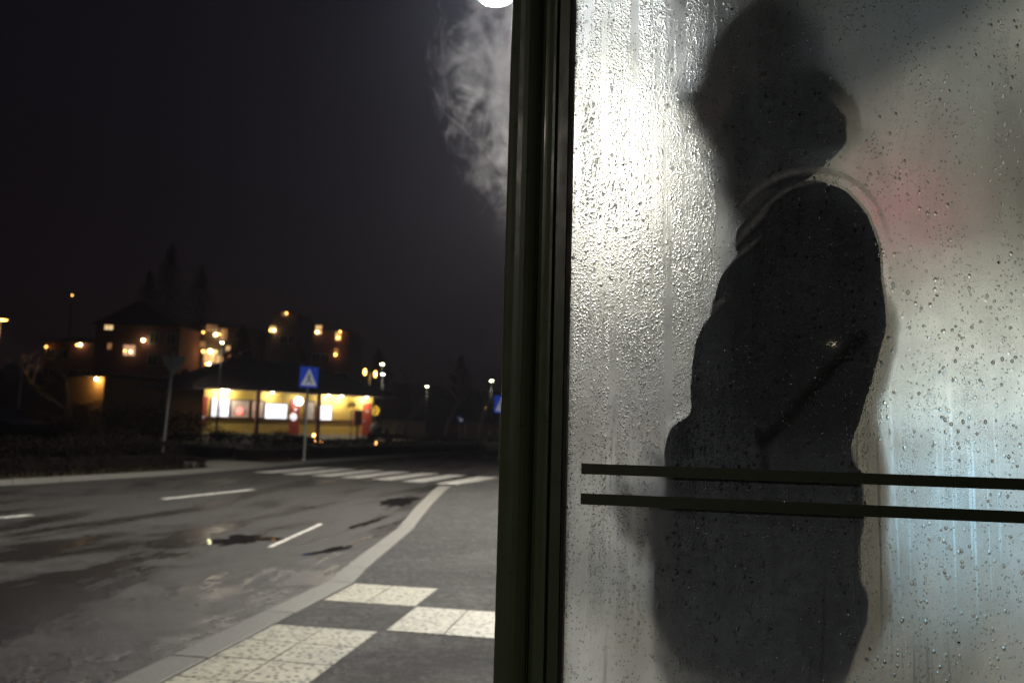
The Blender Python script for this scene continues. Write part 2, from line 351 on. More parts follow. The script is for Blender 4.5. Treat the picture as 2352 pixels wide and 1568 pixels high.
def resample(p, n):
    L = [0]
    for a, b in zip(p, p[1:]): L.append(L[-1]+math.dist(a, b))
    out = []
    for i in range(n):
        t = L[-1]*i/(n-1); k = max(j for j in range(len(L)) if L[j] <= t+1e-9); k = min(k, len(p)-2)
        f = (t-L[k])/(L[k+1]-L[k]+1e-12); out.append((p[k][0]+(p[k+1][0]-p[k][0])*f, p[k][1]+(p[k+1][1]-p[k][1])*f))
    return out
bl = resample(nearS, 120); br = resample(farS, 120)
rm.add([(x, y, 0) for x, y in bl]+[(x, y, 0) for x, y in br], [(i, 120+i, 121+i, i+1) for i in range(119)])
tag(rm.build('road', M['road']), kind='structure')
# platform (raised), its granite kerb
inner = [(-2.16, -40), (-2.16, 5.8), (-2.27, 6.4), (-2.62, 8.86), (-3.08, 11.2), (-3.58, 14.0), (-3.74, 15.1), (-3.66, 16.0), (-3.4, 17.2), (-2.9, 20), (-1.7, 25), (.8, 32), (5.2, 41), (13.2, 54)]
pm = MB(); pts = inner+[(60, 54), (60, -40)]
pm.prism([(x, y) for x, y in pts], -.02, .12); tag(pm.build('platform', M['plat']), kind='structure')
outer = [(-2.36, -40), (-2.36, 5.8), (-2.46, 6.4), (-2.80, 8.86), (-3.28, 11.2), (-3.80, 14.0), (-3.98, 15.1), (-3.88, 16.0), (-3.6, 17.2), (-3.1, 20), (-1.9, 25), (.6, 32), (5, 41), (13, 54)]
km = MB()
def kerb_run(mb, a, b, z0, z1, gap=.004, seg=1.0):
    for i in range(len(a)-1):
        L = math.dist(a[i], a[i+1]); n = max(1, round(L/seg))
        for k in range(n):
            t0, t1 = k/n+gap/L, (k+1)/n-gap/L
            q = lambda p, r, t: (p[0]+(r[0]-p[0])*t, p[1]+(r[1]-p[1])*t)
            mb.prism([q(a[i], a[i+1], t0), q(a[i], a[i+1], t1), q(b[i], b[i+1], t1), q(b[i], b[i+1], t0)], z0, z1)
kerb_run(km, outer[:7], [(x-.002, y) for x, y in inner[:7]], -.02, .128); kerb_run(km, [(x+.11, y) for x, y in outer[7:]], [(x-.002, y) for x, y in inner[7:]], -.02, .1235); tag(km.build('kerb', M['kerb'], bevel=.006), kind='structure')
# far kerb + verge
fk = [p for p in far if p[1] > -20]
km = MB(); kerb_run(km, [(x, y) for x, y in fk], [(x-.16, y) for x, y in fk], -.02, .10)
tag(km.build('kerb', M['kerb'], bevel=.006), kind='structure')
# footway landing at the crossing
lm = MB(); q = [gnd(505, 1066, .09), gnd(700, 1075, .09), (-10.45, 17.6), gnd(520, 1083, .09)]
lm.prism([(-10.41, 18.5), (-10.30, 21.3), (-12.3, 21.6), (-12.5, 19.3)], -.02, .092)
tag(lm.build('footpath', simple('path_slab', (.22, .21, .17), .7, var=.25, sc=6)), kind='structure')
vm = MB(); vm.prism([(-10.45, 21.7), (-10.25, 23.5), (-9.5, 29), (-7.5, 36), (-3.4, 45), (3.8, 57), (-60, 75), (-70, 40), (-18, 23.8), (-13.5, 22.5)], -.02, .06)
vm.prism([(-11.1, 14.8), (-10.62, 18.4), (-13.6, 19.6), (-18, 21.0), (-60, 30), (-60, 4), (-13.0, 8), (-11.8, 12)], -.02, .06)
tag(vm.build('verge', M['ground']), kind='structure')
gm = MB()
def strip(mb, pts, z0, w, dz):
    pass
A = [gnd(-200, 1012, .1), gnd(0, 1014, .1), gnd(140, 1010, .1), gnd(310, 1012, .1)]; B = [gnd(-200, 984, .5), gnd(0, 986, .5), gnd(140, 992, .4), gnd(340, 1008, .2)]
gm.add([*A, *B], [(i, i+1, 5+i, 4+i) for i in range(3)]); tag(gm.build('lawn', M['grass']), kind='structure')
gm = MB(); gm.prism([(-9.6, 29.5), (-7.55, 36), (-3.45, 45), (2.8, 55), (-4, 55), (-7.6, 44), (-9.2, 37)], .0, .09)
tag(gm.build('lawn', M['grass']), kind='structure')
# hill behind
hm = MB(); nx, ny = 40, 16; vs = []
for j in range(ny):
    for i in range(nx):
        x = -230+i*11; y = 82+j*18
        h = 11*min(1, max(0, (y-86)/70))*(.5+.5*max(0, min(1, (30-x)/120)))+3*mnoise.noise(Vector((x*.02, y*.02, 0)))*min(1, max(0, (y-82)/40))
        vs.append((x, y, h-.2))
hm.add(vs, [(j*nx+i, j*nx+i+1, (j+1)*nx+i+1, (j+1)*nx+i) for j in range(ny-1) for i in range(nx-1)])
tag(hm.build('hill', M['ground'], smooth=True), kind='structure')

# white guide paving
tm = MB(); jm = MB()
def tiles(xs, ys, z=.124, rib=False):
    for a, b in zip(xs, xs[1:]):
        for c, d in zip(ys, ys[1:]):
            g = .0045; o = [random.uniform(-.002, .002) for _ in range(4)]
            tm.box(a+g, b-g, c+g, d-g, z-.02, z+random.uniform(-.0008, .001))
            if rib:
                k = c+.03
                while k < d-.03: jm.box(a+.01, b-.01, k, k+.006, z-.01, z+.0022); k += .034
tiles([-2.155, -1.85, -1.52], [2.2, 2.54, 2.87, 3.2, 3.53, 3.86, 4.19, 4.53])
tiles([-1.49, -1.145, -.81, -.47, -.13, .21, .55], [4.565, 5.195])
tiles([-2.14, -1.845, -1.50], [5.195, 5.79])
jb = MB(); jb.box(-2.15, -1.525, 2.2, 4.53, .10, .1215); jb.box(-1.485, .55, 4.57, 5.19, .10, .1215); jb.box(-2.14, -1.50, 5.2, 5.785, .10, .1215)
tag(jb.build('paving_joint', M['joint']), kind='structure')
tag(tm.build('guide_paving', M['tile']), kind='structure')
# zebra crossing + lane dashes + one thin pale line near the kerb
zm = MB()
for k, (x, y) in enumerate([(-3.25, 17.0), (-4.10, 17.22), (-4.97, 17.5), (-5.78, 17.75), (-6.62, 17.95), (-7.42, 18.1), (-8.25, 18.3), (-9.1, 18.5)]):
    w = .50; zm.prism([(x-w, y), (x, y), (x+.34, y+2.9), (x+.34-w, y+2.9)], 0, .004)
for a, b in [((-7.28, 14.05), (-7.64, 11.8)), ((-7.88, 9.3), (-8.55, 6.9)), ((-9.2, 4.5), (-9.9, 2)), (tuple(gnd(737, 1203)[:2]), tuple(gnd(617, 1257)[:2]))]:
    w = .06 if a[0] < -6 else .022; zm.prism([(a[0]-w, a[1]), (a[0]+w, a[1]), (b[0]+w, b[1]), (b[0]-w, b[1])], 0, .004)
tag(zm.build('road_marking', M['paint']), kind='structure')
# puddles
def puddle(px, py, w, h, seed, ang=0):
    p = []
    for i in range(60):
        a = 2*math.pi*i/60; r = 1+.75*mnoise.noise(Vector((math.cos(a)*2.2, math.sin(a)*2.2, seed)))+.3*mnoise.noise(Vector((math.cos(a)*6, math.sin(a)*6, seed)))
        dx, dy = math.cos(a)*w*r, math.sin(a)*h*r
        g = gnd(px, py); ca, sa = math.cos(ang), math.sin(ang)
        p.append((g.x+dx*ca-dy*sa, g.y+dx*sa+dy*ca))
    return p
wm = mat('puddle_water'); t = NT(wm); t.set(t.b, Base_Color=(.012, .011, .011, 1), Roughness=.04, Normal=t.bump(t.noise(t.coord(), 9, 2), .05, .01))
pud = MB()
for a in [(555, 1240, .28, .40, 1.2, -.5), (845, 1200, .07, .70, 3.1, -.02), (918, 1153, .26, .70, 4.4, .1), (765, 1262, .09, .42, 5.5, -.2)]:
    pud.prism(puddle(*a), .0, .0035)
tag(pud.build('puddle', wm), kind='structure')

# ================================================================ BUS SHELTER
sh = empty('bus_shelter', (-.14, 1.0, .12)); OFF = Vector((-.14, 1.0, .12))
tag(sh, 'dark green bus shelter with fogged end pane and two green stripes', 'bus shelter')
def sbuild(mb, name, m, smooth=False, bevel=0, parent=None):
    mb.v = [tuple(Vector(v)-OFF) for v in mb.v]; return mb.build(name, m, parent or sh, smooth, bevel)
# extruded corner post: rounded left lobe, groove, second lobe, flat flange
prof = []
x0, x1, yf = -.1835, -.111, .988
for k in range(11):                       # left lobe
    a = math.pi*(1-k/10.); prof.append((-.1635+.0200*math.cos(a)*1.0, yf-.0105*math.sin(a)**.8))
prof += [(-.1425, yf-.001), (-.1422, yf+.004), (-.1408, yf+.004), (-.1405, yf-.0015)]
for k in range(1, 7):
    a = k/6.; prof.append((-.1405+.0185*a, yf-.0015-.0085*math.sin(a*math.pi/2)))
prof += [(-.1215, yf-.010), (-.1213, yf+.001), (-.1058, yf+.0005), (-.1054, yf+.004)]
prof += [(-.1054, yf+.060), (-.1835, yf+.060)]
p = MB(); p.prism(prof, .12, 2.42); po = sbuild(p, 'post', M['lacquer'], bevel=.0012)
g = MB(); g.box(-.1052, -.1005, .9925, 1.014, .22, 2.38); sbuild(g, 'gasket', M['rubber'])
pane = MB(); xa, xb, ya, yb, za, zb = -.1003, 1.20, 1.0, 1.008, .22, 2.38
vs = [(x, y, z) for z in (za, zb) for y in (ya, yb) for x in (xa, xb)]
pane.add(vs, [(0, 1, 5, 4)], 0); pane.add(vs, [(2, 6, 7, 3)], 1); pane.add(vs, [(0, 2, 3, 1), (4, 5, 7, 6), (0, 4, 6, 2), (1, 3, 7, 5)], 2)
# share one vertex set so that the slab is closed
pane.v = pane.v[:8]; pane.f = [tuple(i % 8 for i in f) for f in pane.f]
pn = pane.build('glass_pane', [M['pane_f'], M['pane_b'], M['rubber']], sh); pn.location = -OFF
for z0, z1 in ((1.2625, 1.2755), (1.2255, 1.2390)):
    q = MB(); q.box(-.082, 1.19, .9985, .9995, z0, z1); sbuild(q, 'glass_stripe', M['stripe'])
# drops standing on the outer face
dm = MB(); rnd = random.Random(5)
def drop(x, z, r, e, y=.9994):
    n = 8; vs = []; 
    for j in range(4):
        a = j/4*math.pi/2; rr = r*math.cos(a)
        for i in range(n):
            b = 2*math.pi*i/n; sag = 1.25 if math.sin(b) < 0 else .9
            vs.append((x+rr*math.cos(b), y-r*.55*math.sin(a), z+rr*math.sin(b)*e*sag))
    vs.append((x, y-r*.55, z)); fs = [tuple(range(n))]
    for j in range(3):
        for i in range(n): fs.append((j*n+i, (j+1)*n+i, (j+1)*n+(i+1) % n, j*n+(i+1) % n))
    for i in range(n): fs.append((3*n+i, 4*n, 3*n+(i+1) % n))
    dm.add(vs, fs)
cnt = 0
while cnt < 5200:
    x = rnd.uniform(-.098, .56); z = rnd.uniform(.95, 1.95)
    col = mnoise.noise(Vector((x*45, 0, z*2.2))); pat = mnoise.noise(Vector((x*7, 3, z*5)))
    w = .35+.9*max(0, col)+.6*max(0, pat)
    if rnd.random() > w: continue
    if 1.222 < z < 1.242 or 1.259 < z < 1.279: continue
    r = .00045+.0017*rnd.random()**3.2; drop(x, z, r, rnd.uniform(.9, 1.5)); cnt += 1
do = sbuild(dm, 'water_drops', M['drop'], True); do['kind'] = 'stuff'
# fine specks of water on the post
dm = MB()
for _ in range(650):
    x = rnd.uniform(-.181, -.108); z = rnd.uniform(.95, 1.95); r = rnd.uniform(.00025, .0006)
    yy = yf-.0105*math.sin(math.acos(max(-1, min(1, (x+.1635)/.02))))**.8 if x < -.1437 else (yf-.0015-.0085*math.sin(min(1, (x+.1405)/.0185)*math.pi/2) if x < -.1215 else yf+.0008)
    drop(x, z, r, 1.1, yy-.0001)
do = sbuild(dm, 'water_specks', M['drop'], True); do['kind'] = 'stuff'
# pale ribbons on the pane paint in light along jacket folds and pale hood
def smear_or_fold_light(pts, w, st):
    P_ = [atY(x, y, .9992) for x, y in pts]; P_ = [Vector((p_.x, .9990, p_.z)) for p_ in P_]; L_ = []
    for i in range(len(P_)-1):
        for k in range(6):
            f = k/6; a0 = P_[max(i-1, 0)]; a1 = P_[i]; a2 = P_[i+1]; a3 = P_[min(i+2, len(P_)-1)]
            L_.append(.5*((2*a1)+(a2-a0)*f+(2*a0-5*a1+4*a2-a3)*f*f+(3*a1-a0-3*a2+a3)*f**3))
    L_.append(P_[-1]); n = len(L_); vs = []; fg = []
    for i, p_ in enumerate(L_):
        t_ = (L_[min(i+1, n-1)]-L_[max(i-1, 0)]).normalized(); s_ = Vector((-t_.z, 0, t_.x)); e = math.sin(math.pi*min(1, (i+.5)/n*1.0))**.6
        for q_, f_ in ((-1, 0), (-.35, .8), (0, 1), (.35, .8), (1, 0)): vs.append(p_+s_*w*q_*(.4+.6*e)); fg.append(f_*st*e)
    m_ = MB(); m_.add(vs, [(i*5+k, i*5+k+1, (i+1)*5+k+1, (i+1)*5+k) for i in range(n-1) for k in range(4)]); o_ = sbuild(m_, 'fold_light', M['smear_or_fold_light'], True)
    at_ = o_.data.attributes.new('fold_glow', 'FLOAT', 'POINT'); at_.data.foreach_set('value', fg)
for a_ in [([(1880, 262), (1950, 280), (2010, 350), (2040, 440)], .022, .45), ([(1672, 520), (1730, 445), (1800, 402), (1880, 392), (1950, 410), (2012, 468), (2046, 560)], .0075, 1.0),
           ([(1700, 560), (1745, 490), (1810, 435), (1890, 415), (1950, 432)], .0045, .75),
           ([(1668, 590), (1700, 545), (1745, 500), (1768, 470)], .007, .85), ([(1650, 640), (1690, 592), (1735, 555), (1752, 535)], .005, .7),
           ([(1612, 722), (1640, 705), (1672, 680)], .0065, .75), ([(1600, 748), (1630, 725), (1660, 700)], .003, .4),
           ([(2046, 560), (2052, 680), (2046, 800), (2020, 900)], .010, .40), ([(1640, 660), (1612, 730), (1585, 830), (1572, 900)], .006, .30), ([(1555, 880), (1550, 866), (1562, 860), (1570, 872)], .003, .8)]: smear_or_fold_light(*a_)
# rest of the shelter: roof, other posts, rear glazing, base rails
q = MB(); q.box(-.135, 1.275, .93, 5.1, 2.43, 2.52); sbuild(q, 'roof', M['lacquer'], bevel=.004)
for x, y in ((1.20, .99), (-.16, 4.95), (1.20, 4.95)):
    q = MB(); q.box(x, x+.06, y, y+.06, .12, 2.43); sbuild(q, 'post', M['lacquer'], bevel=.003)
for y0, y1 in ((1.06, 2.94), (3.02, 4.94)):
    q = MB(); q.box(1.226, 1.232, y0, y1, .32, 2.425); sbuild(q, 'rear_pane', M['clear'])
for z_ in (.17, 2.38): q = MB(); q.box(-.10, 1.20, .992, 1.016, z_, z_+.05); sbuild(q, 'rail', M['lacquer'])
q = MB(); q.box(1.215, 1.245, 1.05, 4.95, .26, .32); sbuild(q, 'rail', M['lacquer'])
q = MB(); q.box(.45, .53, 1.9, 3.1, 2.395, 2.429); sbuild(q, 'added_fill_light', emit('added_fill_light', (1, .93, .82), .2))  # unseen strip added under the roof to lift the pane and collar
# lightbox at the far end of the shelter
lb = empty('advertising_lightbox', (2.22, 4.6, .12)); tag(lb, 'lit pale blue advertising lightbox behind the fogged pane right of the person', 'lightbox')
q = MB(); q.box(-.98, -.90, -.10, .10, .10, 2.15); q.box(.90, .98, -.10, .10, .10, 2.15); q.box(-.90, .90, -.10, .10, 2.05, 2.15); q.box(-.90, .90, -.10, .10, .10, .20); q.box(-.90, .90, -.03, .10, .20, 2.05); q.box(-.3, .3, -.09, .09, 0, .10)
q.build('frame', M['black'], lb, bevel=.004)
pm_ = mat('backlit_poster'); t = NT(pm_); sep = t.n('SeparateXYZ'); t.l(t.coord(), sep.inputs[0])
ramp = t.n('ValToRGB'); t.l(t.mr(sep.outputs[2], .2, 2.05), ramp.inputs[0]); e = ramp.color_ramp.elements
e[0].position = .0; e[0].color = (.17, .22, .24, 1); e[1].position = 1; e[1].color = (.62, .60, .52, 1)
for pos, c in ((.22, (.22, .36, .46)), (.42, (.30, .52, .74)), (.55, (.55, .70, .78)), (.70, (.85, .86, .78))):
    k = e.new(pos); k.color = (*c, 1)
t.set(t.b, Base_Color=(.4, .4, .4, 1), Emission_Color=ramp.outputs[0], Emission_Strength=3.3)
q = MB(); q.box(-.90, .90, -.05, -.035, .20, 2.05); q.build('poster', pm_, lb)
# red light line
rt = empty('red_light_tube', (1.08, 3.02, 2.28)); tag(rt, 'slim red light tube hung under the shelter roof, glowing pink through fogged glass', 'light tube')
q = MB(); q.tube([(0, 0, 0), (0, .62, 0)], .018, 10); q.build('tube', emit('red_light', (1, .16, .26), 11), rt)
for y in (-.03, .62): q = MB(); q.box(-.03, .03, y, y+.03, -.03, .15); q.build('bracket', M['black'], rt)

# ================================================================ PERSON (facing the road, left side leaning on the pane)
skin = mat('skin'); t = NT(skin); t.set(t.b, Base_Color=t.mix(t.noise(t.coord(), 25, 4), (.42, .22, .13), (.52, .29, .18)), Roughness=.5); t.b.inputs['Subsurface Weight'].default_value = .1; t.b.inputs['Subsurface Radius'].default_value = (.01, .004, .002)
def clothmat(name, c, rough=.75, sheen=.2):
    m = simple(name, c, rough, var=.18, sc=14, bump=.35, bsc=45); NT(m).b.inputs['Sheen Weight'].default_value = sheen; return m
M['jacket'] = clothmat('dark_padded_jacket', (.040, .042, .052), .6); M['trouser'] = clothmat('khaki_trousers', (.16, .15, .12)); M['hat'] = clothmat('dark_knit_hat', (.012, .012, .016), .9)
M['navy'] = clothmat('navy_scarf', (.02, .03, .14), .9); M['boot'] = simple('boot_leather', (.02, .015, .012), .4); M['hair'] = clothmat('dark_hair', (.015, .011, .008), .6)
def voxelise(mb, name, m, parent, voxel, smooth=6, clampY=None, fold=None):
    """fuse the overlapping lofts of one garment or body into a single continuous surface"""
    o = mb.build(name, m); r = o.modifiers.new('r', 'REMESH'); r.mode = 'VOXEL'; r.voxel_size = voxel; r.use_smooth_shade = True
    sm = o.modifiers.new('s', 'SMOOTH'); sm.iterations = smooth; sm.factor = .6
    bpy.context.view_layer.update(); dg = bpy.context.evaluated_depsgraph_get()
    me = bpy.data.meshes.new_from_object(o.evaluated_get(dg)); me.name = name
    o.modifiers.clear(); o.data = me
    if fold:
        me.calc_loop_triangles(); nv = [v.normal.copy() for v in me.vertices]
        for v, n_ in zip(me.vertices, nv): v.co = v.co+n_*fold(v.co)
    if clampY is not None:
        for v in me.vertices:
            if v.co.y < clampY: v.co.y = clampY+(v.co.y-clampY)*.015
    if parent:
        v0 = parent.location
        for v in me.vertices: v.co -= v0
        o.parent = parent
    for p_ in me.polygons: p_.use_smooth = True
    return o
ORG = Vector((.17, 1.30, .12))
b = MB()
HC = Vector((.136, 1.175, 1.815)); hr = Matrix.Rotation(R(-14), 3, 'Y')      # head bowed towards the road
def H(x, y, z): return HC+hr @ Vector((x, y, z))
b.ball(H(.015, 0, .015), (.098, .078, .105), rot=hr); b.ball(H(-.045, 0, -.045), (.055, .058, .072), rot=hr); b.ball(H(-.058, 0, -.095), (.030, .034, .026), rot=hr)
b.tube([H(-.082, 0, .025), H(-.108, 0, -.018), H(-.094, 0, -.030)], [.010, .014, .012], 8)                      # nose
b.ball(H(-.076, 0, .038), (.016, .055, .010), rot=hr)                                                            # brow
for s_ in (-1, 1):
    b.ball(H(-.070, s_*.032, .012), (.016, .014, .010), rot=hr); b.ball(H(.012, s_*.080, -.008), (.020, .010, .032), rot=hr)
b.ball(H(-.090, 0, -.058), (.010, .024, .006), rot=hr); b.ball(H(-.088, 0, -.068), (.011, .022, .007), rot=hr)  # lips
b.tube([H(.03, 0, -.05), (.175, 1.19, 1.70), (.19, 1.23, 1.60)], [.058, .056, .075], 14)
# torso, arms, hands, legs, feet
b.tube([(.20, 1.23, 1.62), (.19, 1.22, 1.50), (.185, 1.235, 1.30), (.185, 1.26, 1.12), (.18, 1.29, .98)], [.08, .115, .105, .10, .11], 18)
Lsh, Lel, Lwr = Vector((.213, 1.085, 1.555)), Vector((.232, 1.088, 1.330)), Vector((.075, 1.125, 1.275))
Rsh, Rel, Rwr = Vector((.19, 1.40, 1.555)), Vector((.21, 1.47, 1.30)), Vector((-.005, 1.40, 1.30))
b.tube([Lsh, Lel, Lwr], [.05, .042, .028], 12); b.tube([Rsh, Rel, Rwr], [.05, .042, .028], 12)
b.tube([(.2, 1.20, 1.58), Lsh], [.06, .05], 12); b.tube([(.2, 1.27, 1.58), Rsh], [.06, .05], 12)
def hand(w, d, up, side):
    w = Vector(w); d = Vector(d).normalized(); up = Vector(up).normalized(); sd = d.cross(up)*side
    b.ball(w+d*.045, (.046, .020, .040), rot=Matrix((d, up, sd)).transposed() if False else Matrix((d, sd, up)).transposed())
    for k, L in enumerate((.070, .078, .072, .056)):
        base = w+d*.075+up*(.028-.019*k); c1 = base+d*L*.45; c2 = c1+(d*.4+sd*.9).normalized()*L*.35; c3 = c2+(sd*.9-d*.4).normalized()*L*.28
        b.tube([base-d*.01, c1, c2, c3], [.0095, .009, .0085, .007], 8)
    t0 = w+d*.028+up*.034; b.tube([t0-up*.01, t0+(d*.6+up*.5+sd*.3)*.03, t0+(d*1.1+up*.5+sd*.7)*.045], [.012, .011, .008], 8)
hand(Lwr+Vector((-.01, 0, 0)), (-1, .15, .05), (0, 0, 1), -1); hand(Rwr+Vector((-.01, 0, 0)), (-1, -.25, .1), (0, 0, 1), 1)
for s_, y0, fx in ((-1, 1.22, -.02), (1, 1.38, .05)):
    b.tube([(.185, y0, .98), (.15+fx, y0+.01, .60), (.19+fx, y0+.03, .20)], [.088, .058, .042], 14)
    b.tube([(.22+fx, y0+.03, .165), (.06+fx, y0+.02, .150)], [.042, .036], 10)
person = voxelise(b, 'person', skin, None, .0055, 4)
person.data.transform(Matrix.Translation(-ORG)); person.location = ORG
tag(person, 'person in dark padded jacket and hat leaning against the fogged pane, seen in profile', 'person')
# jacket: torso, collar, near sleeve pressed flat on the pane, far sleeve
b = MB()
b.tube([(.205, 1.245, 1.665), (.20, 1.23, 1.60), (.188, 1.215, 1.50), (.178, 1.225, 1.36), (.172, 1.235, 1.22), (.172, 1.250, 1.10), (.172, 1.255, 1.02)], [.085, .125, .150, .150, .148, .155, .150], 24)
b.tube([(.165, 1.13, 1.42), (.155, 1.14, 1.28), (.165, 1.135, 1.14), (.175, 1.145, 1.05)], [.10, .112, .125, .105], 20)
b.tube([(.20, 1.22, 1.60), (.205, 1.13, 1.585), (.207, 1.095, 1.545), (.212, 1.085, 1.46), (.214, 1.085, 1.38), (.205, 1.09, 1.335), (.150, 1.095, 1.315), (.085, 1.11, 1.290), (.062, 1.12, 1.285)], [.08, .083, .086, .087, .086, .084, .072, .058, .050], 20)
b.tube([(.20, 1.28, 1.60), Rsh, Rel, (.08, 1.43, 1.30)], [.085, .085, .072, .058], 16)
b.tube([(.105, 1.20, 1.665), (.135, 1.125, 1.665), (.21, 1.13, 1.675), (.255, 1.20, 1.675), (.24, 1.27, 1.675)], [.036, .042, .046, .050, .042], 12); b.tube([(.17, 1.19, 1.56), (.15, 1.18, 1.70)], [.105, .078], 18)    # turned-up collar
OUT = [(1880, 404), (1950, 430), (2000, 485), (2030, 560), (2038, 660), (2034, 760), (2018, 850), (1990, 940), (1960, 1040), (1900, 1110), (1800, 1150), (1680, 1150), (1590, 1110), (1512, 1060), (1530, 985), (1585, 950), (1574, 880), (1588, 800), (1606, 742), (1668, 690), (1622, 704), (1640, 660), (1652, 628), (1735, 528), (1672, 566), (1690, 520), (1760, 445), (1820, 413)]
cen = atY(1800, 760, 1.01); ring = []
for Y_, k_ in ((.985, .955), (1.02, .985), (1.06, 1.0), (1.12, .97), (1.17, .86)):
    ring.append([Vector((cen.x+(p_.x-cen.x)*k_, Y_, cen.z+(p_.z-cen.z)*k_)) for p_ in (atY(x_, y_, 1.02) for x_, y_ in OUT)])
n_ = len(OUT); b.add([v for rg in ring for v in rg], [(i*n_+k, (i+1)*n_+k, (i+1)*n_+(k+1) % n_, i*n_+(k+1) % n_) for i in range(4) for k in range(n_)]+[tuple(range(n_)), tuple(range(5*n_-1, 4*n_-1, -1))])
OUT2 = [(1500, 1040), (1700, 1000), (1900, 1000), (2030, 900), (2050, 1100), (2055, 1250), (2055, 1400), (2020, 1520), (1900, 1590), (1730, 1590), (1560, 1540), (1490, 1420), (1475, 1250), (1480, 1120)]
cen = atY(1780, 1250, 1.06); ring = []
for Y_, k_ in ((1.022, .84), (1.04, .95), (1.07, 1.0), (1.14, .98), (1.20, .9)):
    ring.append([Vector((cen.x+(p_.x-cen.x)*k_, Y_, cen.z+(p_.z-cen.z)*k_)) for p_ in (atY(x_, y_, 1.06) for x_, y_ in OUT2)])
n_ = len(OUT2); b.add([v for rg in ring for v in rg], [(i*n_+k, (i+1)*n_+k, (i+1)*n_+(k+1) % n_, i*n_+(k+1) % n_) for i in range(4) for k in range(n_)]+[tuple(range(n_)), tuple(range(5*n_-1, 4*n_-1, -1))])
OUT3 = [(1660, 480), (1622, 330), (1680, 250), (1800, 215), (1900, 225), (1962, 290), (1968, 350), (1925, 392), (1820, 400), (1735, 395), (1695, 448)]
ring = [[atY(x_, y_, 1.09)*1.0 for x_, y_ in OUT3] for _ in range(4)]
for i_, (Y_, k_) in enumerate(((1.020, .94), (1.040, 1.0), (1.12, 1.0), (1.20, .9))):
    cc = atY(1790, 330, 1.09); ring[i_] = [Vector((cc.x+(p_.x-cc.x)*k_, Y_, cc.z+(p_.z-cc.z)*k_)) for p_ in ring[i_]]
n_ = len(OUT3); b.add([v for rg in ring for v in rg], [(i*n_+k, (i+1)*n_+k, (i+1)*n_+(k+1) % n_, i*n_+(k+1) % n_) for i in range(3) for k in range(n_)]+[tuple(range(n_)), tuple(range(4*n_-1, 3*n_-1, -1))])
for f in ([(.085, 1.07, 1.43), (.125, 1.035, 1.485), (.16, 1.035, 1.555), (.20, 1.055, 1.625)], [(.075, 1.09, 1.40), (.105, 1.05, 1.455), (.135, 1.045, 1.53), (.165, 1.06, 1.60)], [(.06, 1.10, 1.37), (.10, 1.04, 1.40), (.135, 1.03, 1.43)], [(.285, 1.06, 1.55), (.292, 1.05, 1.46), (.288, 1.05, 1.38)]):
    b.tube(f, [.008]+[.014]*(len(f)-2)+[.009], 8)
def fold(c):
    w = mnoise.noise(Vector((c.x*9+c.z*6, c.y*7, c.z*14-c.x*10)))*.006+mnoise.noise(c*38)*.0018
    q = 1 if c.z < 1.56 else max(0, 1-(c.z-1.56)/.05)
    return w*q
voxelise(b, 'jacket', M['jacket'], person, .007, 3, clampY=1.0105, fold=fold)
# dark seam crease under the forearm is drawn into the pane film
b = MB(); b.ball(HC+hr @ Vector((.018, 0, .045)), (.122, .100, .100), rot=hr); b.tube([H(-.07, -.03, .050), H(-.112, -.02, .034), H(-.112, .03, .034), H(-.07, .04, .050)], .016, 10); b.tube([H(-.06, -.055, .045), H(-.09, 0, .042), H(-.06, .055, .045), H(.03, .086, .035), H(.11, .0, .02), H(.03, -.086, .035), H(-.06, -.055, .045)], .020, 10)
b.ball(H(.080, 0, -.015), (.060, .075, .075), rot=hr)
voxelise(b, 'hat', M['hat'], person, .006, 6)
b = MB(); b.ball(H(.075, 0, -.045), (.042, .062, .05), rot=hr); voxelise(b, 'hair', M['hair'], person, .006, 4)
b = MB(); b.tube([(.075, 1.185, 1.715), (.115, 1.115, 1.735), (.185, 1.115, 1.765), (.225, 1.185, 1.785), (.185, 1.25, 1.775), (.11, 1.25, 1.735), (.075, 1.185, 1.715)], .036, 12); voxelise(b, 'scarf', M['navy'], person, .006, 5)
b = MB()
for y0, fx in ((1.22, -.02), (1.38, .05)):
    b.tube([(.185, y0+.01, 1.04), (.18, y0, .90), (.15+fx, y0+.01, .60), (.19+fx, y0+.03, .22)], [.12, .108, .082, .070], 16)
voxelise(b, 'trousers', M['trouser'], person, .008, 5)
for y0, fx in ((1.22, -.02), (1.38, .05)):
    b = MB(); b.tube([(.19+fx, y0+.03, .28), (.195+fx, y0+.03, .175)], [.055, .055], 12); b.tube([(.235+fx, y0+.03, .165), (.05+fx, y0+.02, .160)], [.048, .044], 12); b.box(-.01+fx, .285+fx, y0-.025, y0+.075, .122, .14); voxelise(b, 'boot', M['boot'], person, .007, 3)

# breath / vapour drifting out past the post
bm_ = mat('vapour'); t = NT(bm_); t.N.remove(t.b); vol = t.n('VolumePrincipled'); co = t.coord()
n1 = t.noise(t.coord((1, 1, .75), (2, 0, 0)), 11, 8, .62, 2.6); n2 = t.noise(co, 2.6, 3, .5, .6)
gr = t.n('TexGradient', gradient_type='SPHERICAL'); mp = t.n('Mapping'); mp.inputs['Scale'].default_value = (3.7, 3.7, 1.78); tcx = t.n('TexCoord'); t.l(tcx.outputs['Object'], mp.inputs[0]); t.l(mp.outputs[0], gr.inputs[0])
den = t.math('POWER', t.mr(t.math('ADD', t.math('MULTIPLY', n1, t.mr(n2, .36, .62, .7, 1.1)), t.math('MULTIPLY', gr.outputs[1], .40)), .61, .88), 1.6)
t.l(t.math('MULTIPLY', den, 12.0), vol.inputs['Density']); vol.inputs['Color'].default_value = (.95, .93, .92, 1); vol.inputs['Anisotropy'].default_value = .45
t.l(vol.outputs[0], t.out.inputs['Volume'])
